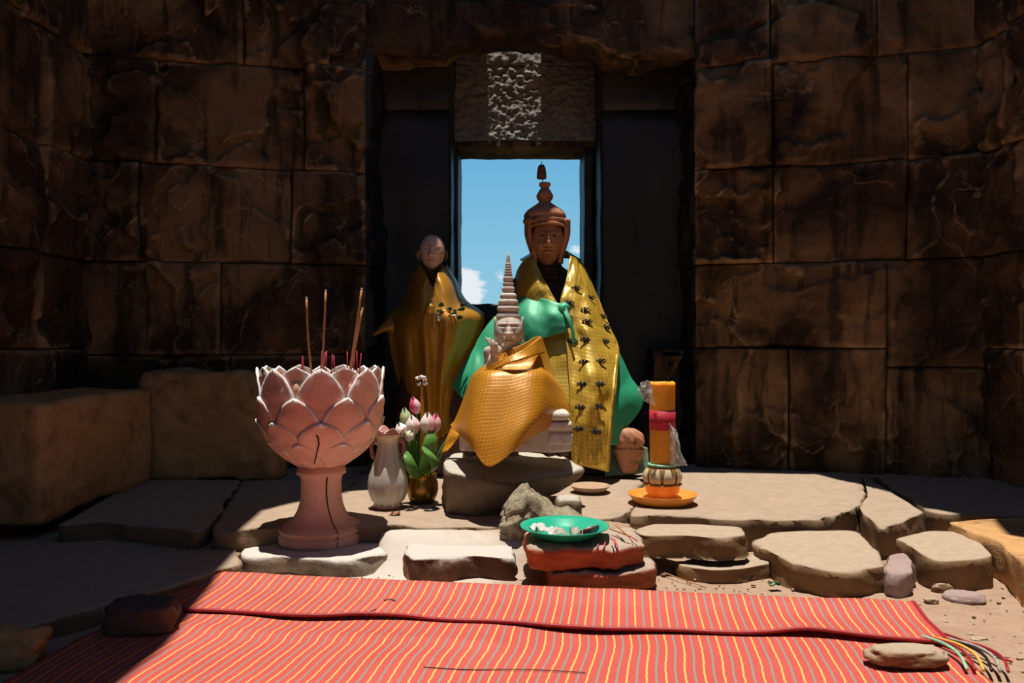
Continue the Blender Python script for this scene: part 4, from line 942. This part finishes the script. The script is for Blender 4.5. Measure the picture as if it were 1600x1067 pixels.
# ---------------------------------------------------------------- crowned guardian statue on the boulder
YY = 2.80; yx = W(795, 0, YY).x; zy = lambda y: zz(y, YY); ky = YY/F
yak = thing('guardian_statue', (yx, YY, .235), 'small grey stone guardian with tall ringed conical crown and fangs', 'statue')
base = mk('seat', rbox(W(720, 0, YY).x, W(890, 0, YY).x, 2.68, 2.94, zy(700), zy(652), 81, 10, .012, .006), M_YAK, yak)
for k, (y0, y1, xr) in enumerate(((690, 668, 892), (668, 652, 890), (652, 640, 886))):
    mk('moulding', rbox(W(852, 0, YY).x, W(xr, 0, YY).x, 2.665, 2.93, zy(y0), zy(y1), 82+k, 8, .016, .004), M_YAK, base)
for x in (735, 800, 858, 876): mk('prop_stone', blob((W(x, 0, YY).x, 2.74, zy(703)), (.022, .03, .012), x, .3, 3, 2), M_DARKSTONE, base)
mk('body', torso(yx, YY, [(zy(652), .13, .10, 0), (zy(620), .13, .09, -.0), (zy(600), .12, .09, 0), (zy(570), .085, .06, .01), (zy(545), .085, .05, .01), (zy(538), .04, .035, 0), (zy(528), .033, .033, 0)]), M_YAK, yak)
FIERCE = [(0, .05, .12, .20, .22, 0), (0, -.12, .22, .10, .30, 0), (.40, .30, .24, .11, -.14, 1), (.40, .24, .19, .085, .16, 1), (.40, .44, .28, .06, .12, 1), (0, -.36, .42, .05, .15, 0), (0, -.50, .36, .055, .15, 0), (0, -.43, .45, .022, -.14, 0), (0, -.78, .3, .15, .12, 0), (.55, -.12, .25, .2, .08, 1)]
hc = V((yx, YY-.01, (zy(498)+zy(540))/2)); yh = mk('head', head(hc, .047, .062, .050, FIERCE, .88, 84), M_YAK, yak)
for s in (-1, 1):
    mk('fang', tube([(hc.x+s*.014, hc.y-.056, hc.z-.026), (hc.x+s*.0155, hc.y-.057, hc.z-.014)], .0026, 6, .0008), M_WHITE, yh)
    mk('ear', tube([W(795+s*19.5, 534, YY+.01), W(795+s*20.5, 524, YY), W(795+s*20.5, 508, YY), W(795+s*22, 495, YY-.005)], .0085, 8, .0035), M_YAK, yh)
tiers = [(502, 487, 18.5), (487, 477, 17.5), (477, 467, 15.5), (467, 458, 13), (456, 447, 10), (447, 440, 8.6), (440, 431, 8), (430, 427, 7), (426, 423, 6.4), (422, 419, 5.8), (418, 415, 5.2), (414, 411, 4.6)]
crown = mk('crown', lathe([(14*ky, 0), (10.5*ky, zy(467)-zy(503)), (9*ky, zy(458)-zy(503)), (6.6*ky, zy(452)-zy(503)), (6*ky, zy(433)-zy(503)), (4.4*ky, zy(420)-zy(503)), (3.6*ky, zy(410)-zy(503)), (2.6*ky, zy(402)-zy(503)), (.3*ky, zy(393)-zy(503))], (yx-.002, YY-.003, zy(503)), 28), M_YAK, yak)
for k, (y0, y1, r) in enumerate(tiers):
    h = zy(y1)-zy(y0); pr = [(r*ky*.80, 0), (r*ky*.96, h*.12), (r*ky, h*.4), (r*ky*.97, h*.7), (r*ky*.82, h*.97)]
    mk('crown_ring', lathe(pr, (yx-.002, YY-.003, zy(y0)), 48, (lambda a, v, r_, z: (r_*(1+.035*math.sin(a*24)*math.sin(v*PI)), z)) if k < 4 else None), M_YAK, crown)
# raised hand, fingers up and to the left
hnd = mk('hand', blob(W(775, 549, 2.71), (.020, .011, .022), 3, .08, 2.2, 3), M_YAK, yak)
for k, (x, y, r) in enumerate(((760, 527, .0058), (765, 528, .0060), (771, 531, .0060), (777, 536, .0055))):
    mk('finger', tube(spl([W(771+k*2.2, 550, 2.71), W(767+k*3, 540-k*.5, 2.70), W(x-1, y, 2.705)], 8), r, 8, r*.55), M_YAK, hnd)
mk('thumb', tube(spl([W(778, 553, 2.705), W(785, 545, 2.695), W(786, 537, 2.695)], 8), .0062, 8, .0035), M_YAK, hnd)
mk('forearm', tube([W(773, 553, 2.715), W(770, 566, 2.73), W(768, 580, 2.75)], .016, 10, .022), M_YAK, yak)
oc = thing('draped_cloth', (yx, 2.62, .28), 'orange gold brocade cloth draped over the small crowned guardian', 'cloth')
def ofold(u, v): return .006*nz((u*2.5, v*2.5, 2), 1, 6, 2)+.005*math.sin(u*9+v*2)*sstep(.6, 1, v)+.006*math.sin(v*16+u*4)*(1-sstep(.25, .4, v))
mk('front_sheet', loft([[(768, 562, 2.84), (785, 550, 2.76), (812, 540, 2.75), (838, 526, 2.80), (846, 527, 2.88)],
  [(752, 574, 2.84), (778, 564, 2.74), (812, 558, 2.73), (842, 550, 2.77), (856, 556, 2.92)],
  [(742, 583, 2.83), (762, 577, 2.72), (805, 575, 2.71), (845, 574, 2.74), (866, 588, 2.92)],
  [(736, 592, 2.81), (756, 583, 2.66), (800, 580, 2.645), (848, 585, 2.67), (876, 604, 2.88)],
  [(728, 614, 2.79), (747, 606, 2.625), (797, 600, 2.61), (849, 606, 2.635), (882, 618, 2.86)],
  [(718, 640, 2.77), (740, 640, 2.59), (788, 638, 2.57), (846, 630, 2.60), (888, 632, 2.84)],
  [(710, 658, 2.76), (734, 676, 2.56), (776, 686, 2.525), (838, 656, 2.57), (890, 642, 2.82)],
  [(704, 664, 2.76), (736, 697, 2.55), (766, 729, 2.50), (826, 686, 2.555), (893, 648, 2.81)]], 80, 90, ofold), M_ORANGE, oc, solid=.004)
mk('side_fall', loft([[(722, 630, 2.82), (712, 655, 2.82), (700, 680, 2.80), (690, 708, 2.78)], [(735, 640, 2.80), (726, 665, 2.78), (716, 685, 2.76), (700, 704, 2.76)]], 20, 8, folds(.006, 4, 2)), M_ORANGE, oc, solid=.004)
mk('shoulder_fold', loft([[(741, 590, 2.72), (775, 567, 2.66), (815, 548, 2.66), (844, 526, 2.77)], [(744, 596, 2.71), (780, 574, 2.645), (820, 560, 2.64), (850, 552, 2.76)]], 30, 6, folds(.004, 5, 9)), M_ORANGE, oc, solid=.006)

# ---------------------------------------------------------------- loose grit on the dirt
def grit():
    r = random.Random(9); geos = []
    for k in range(420):
        x = r.uniform(560, 1600); y = r.uniform(905, 1060) if x > 1180 else r.uniform(900, 948)
        p = G(x, y); a = (p-M0); 
        if -.02 < a.dot(ma) < MW+.04 and a.dot(mb) > -.03: continue
        s_ = r.choice((.002, .0025, .003, .003, .005)); geos.append(blob((p.x, p.y, s_*.3+rise(p.x, p.y)), (s_*r.uniform(.8, 1.6), s_, s_*.7), k, .4, 2.5, 1))
    return join(*geos)
mk('grit', grit(), M_STONE, smooth=False, loc=(0, 2, 0), kind='stuff', label='loose grit and tiny stone chips scattered over the dirt', cat='grit')
leafm = plain('dry_leaf', (.30, .10, .03), .8)
for k, (x, y, lab) in enumerate([(618, 853, 'curled dry orange leaf on the sand right of the urn slab'), (1210, 920, 'tiny dull green scrap on the dirt below the wide slab')]):
    p = G(x, y); p.z = rise(p.x, p.y)+.004
    mk('dry_leaf' if k == 0 else 'scrap', crump(p, .03, .02, .008, 4+k, 6), leafm if k == 0 else M_FOILGREEN, solid=.001, label=lab, cat='leaf' if k == 0 else 'scrap')
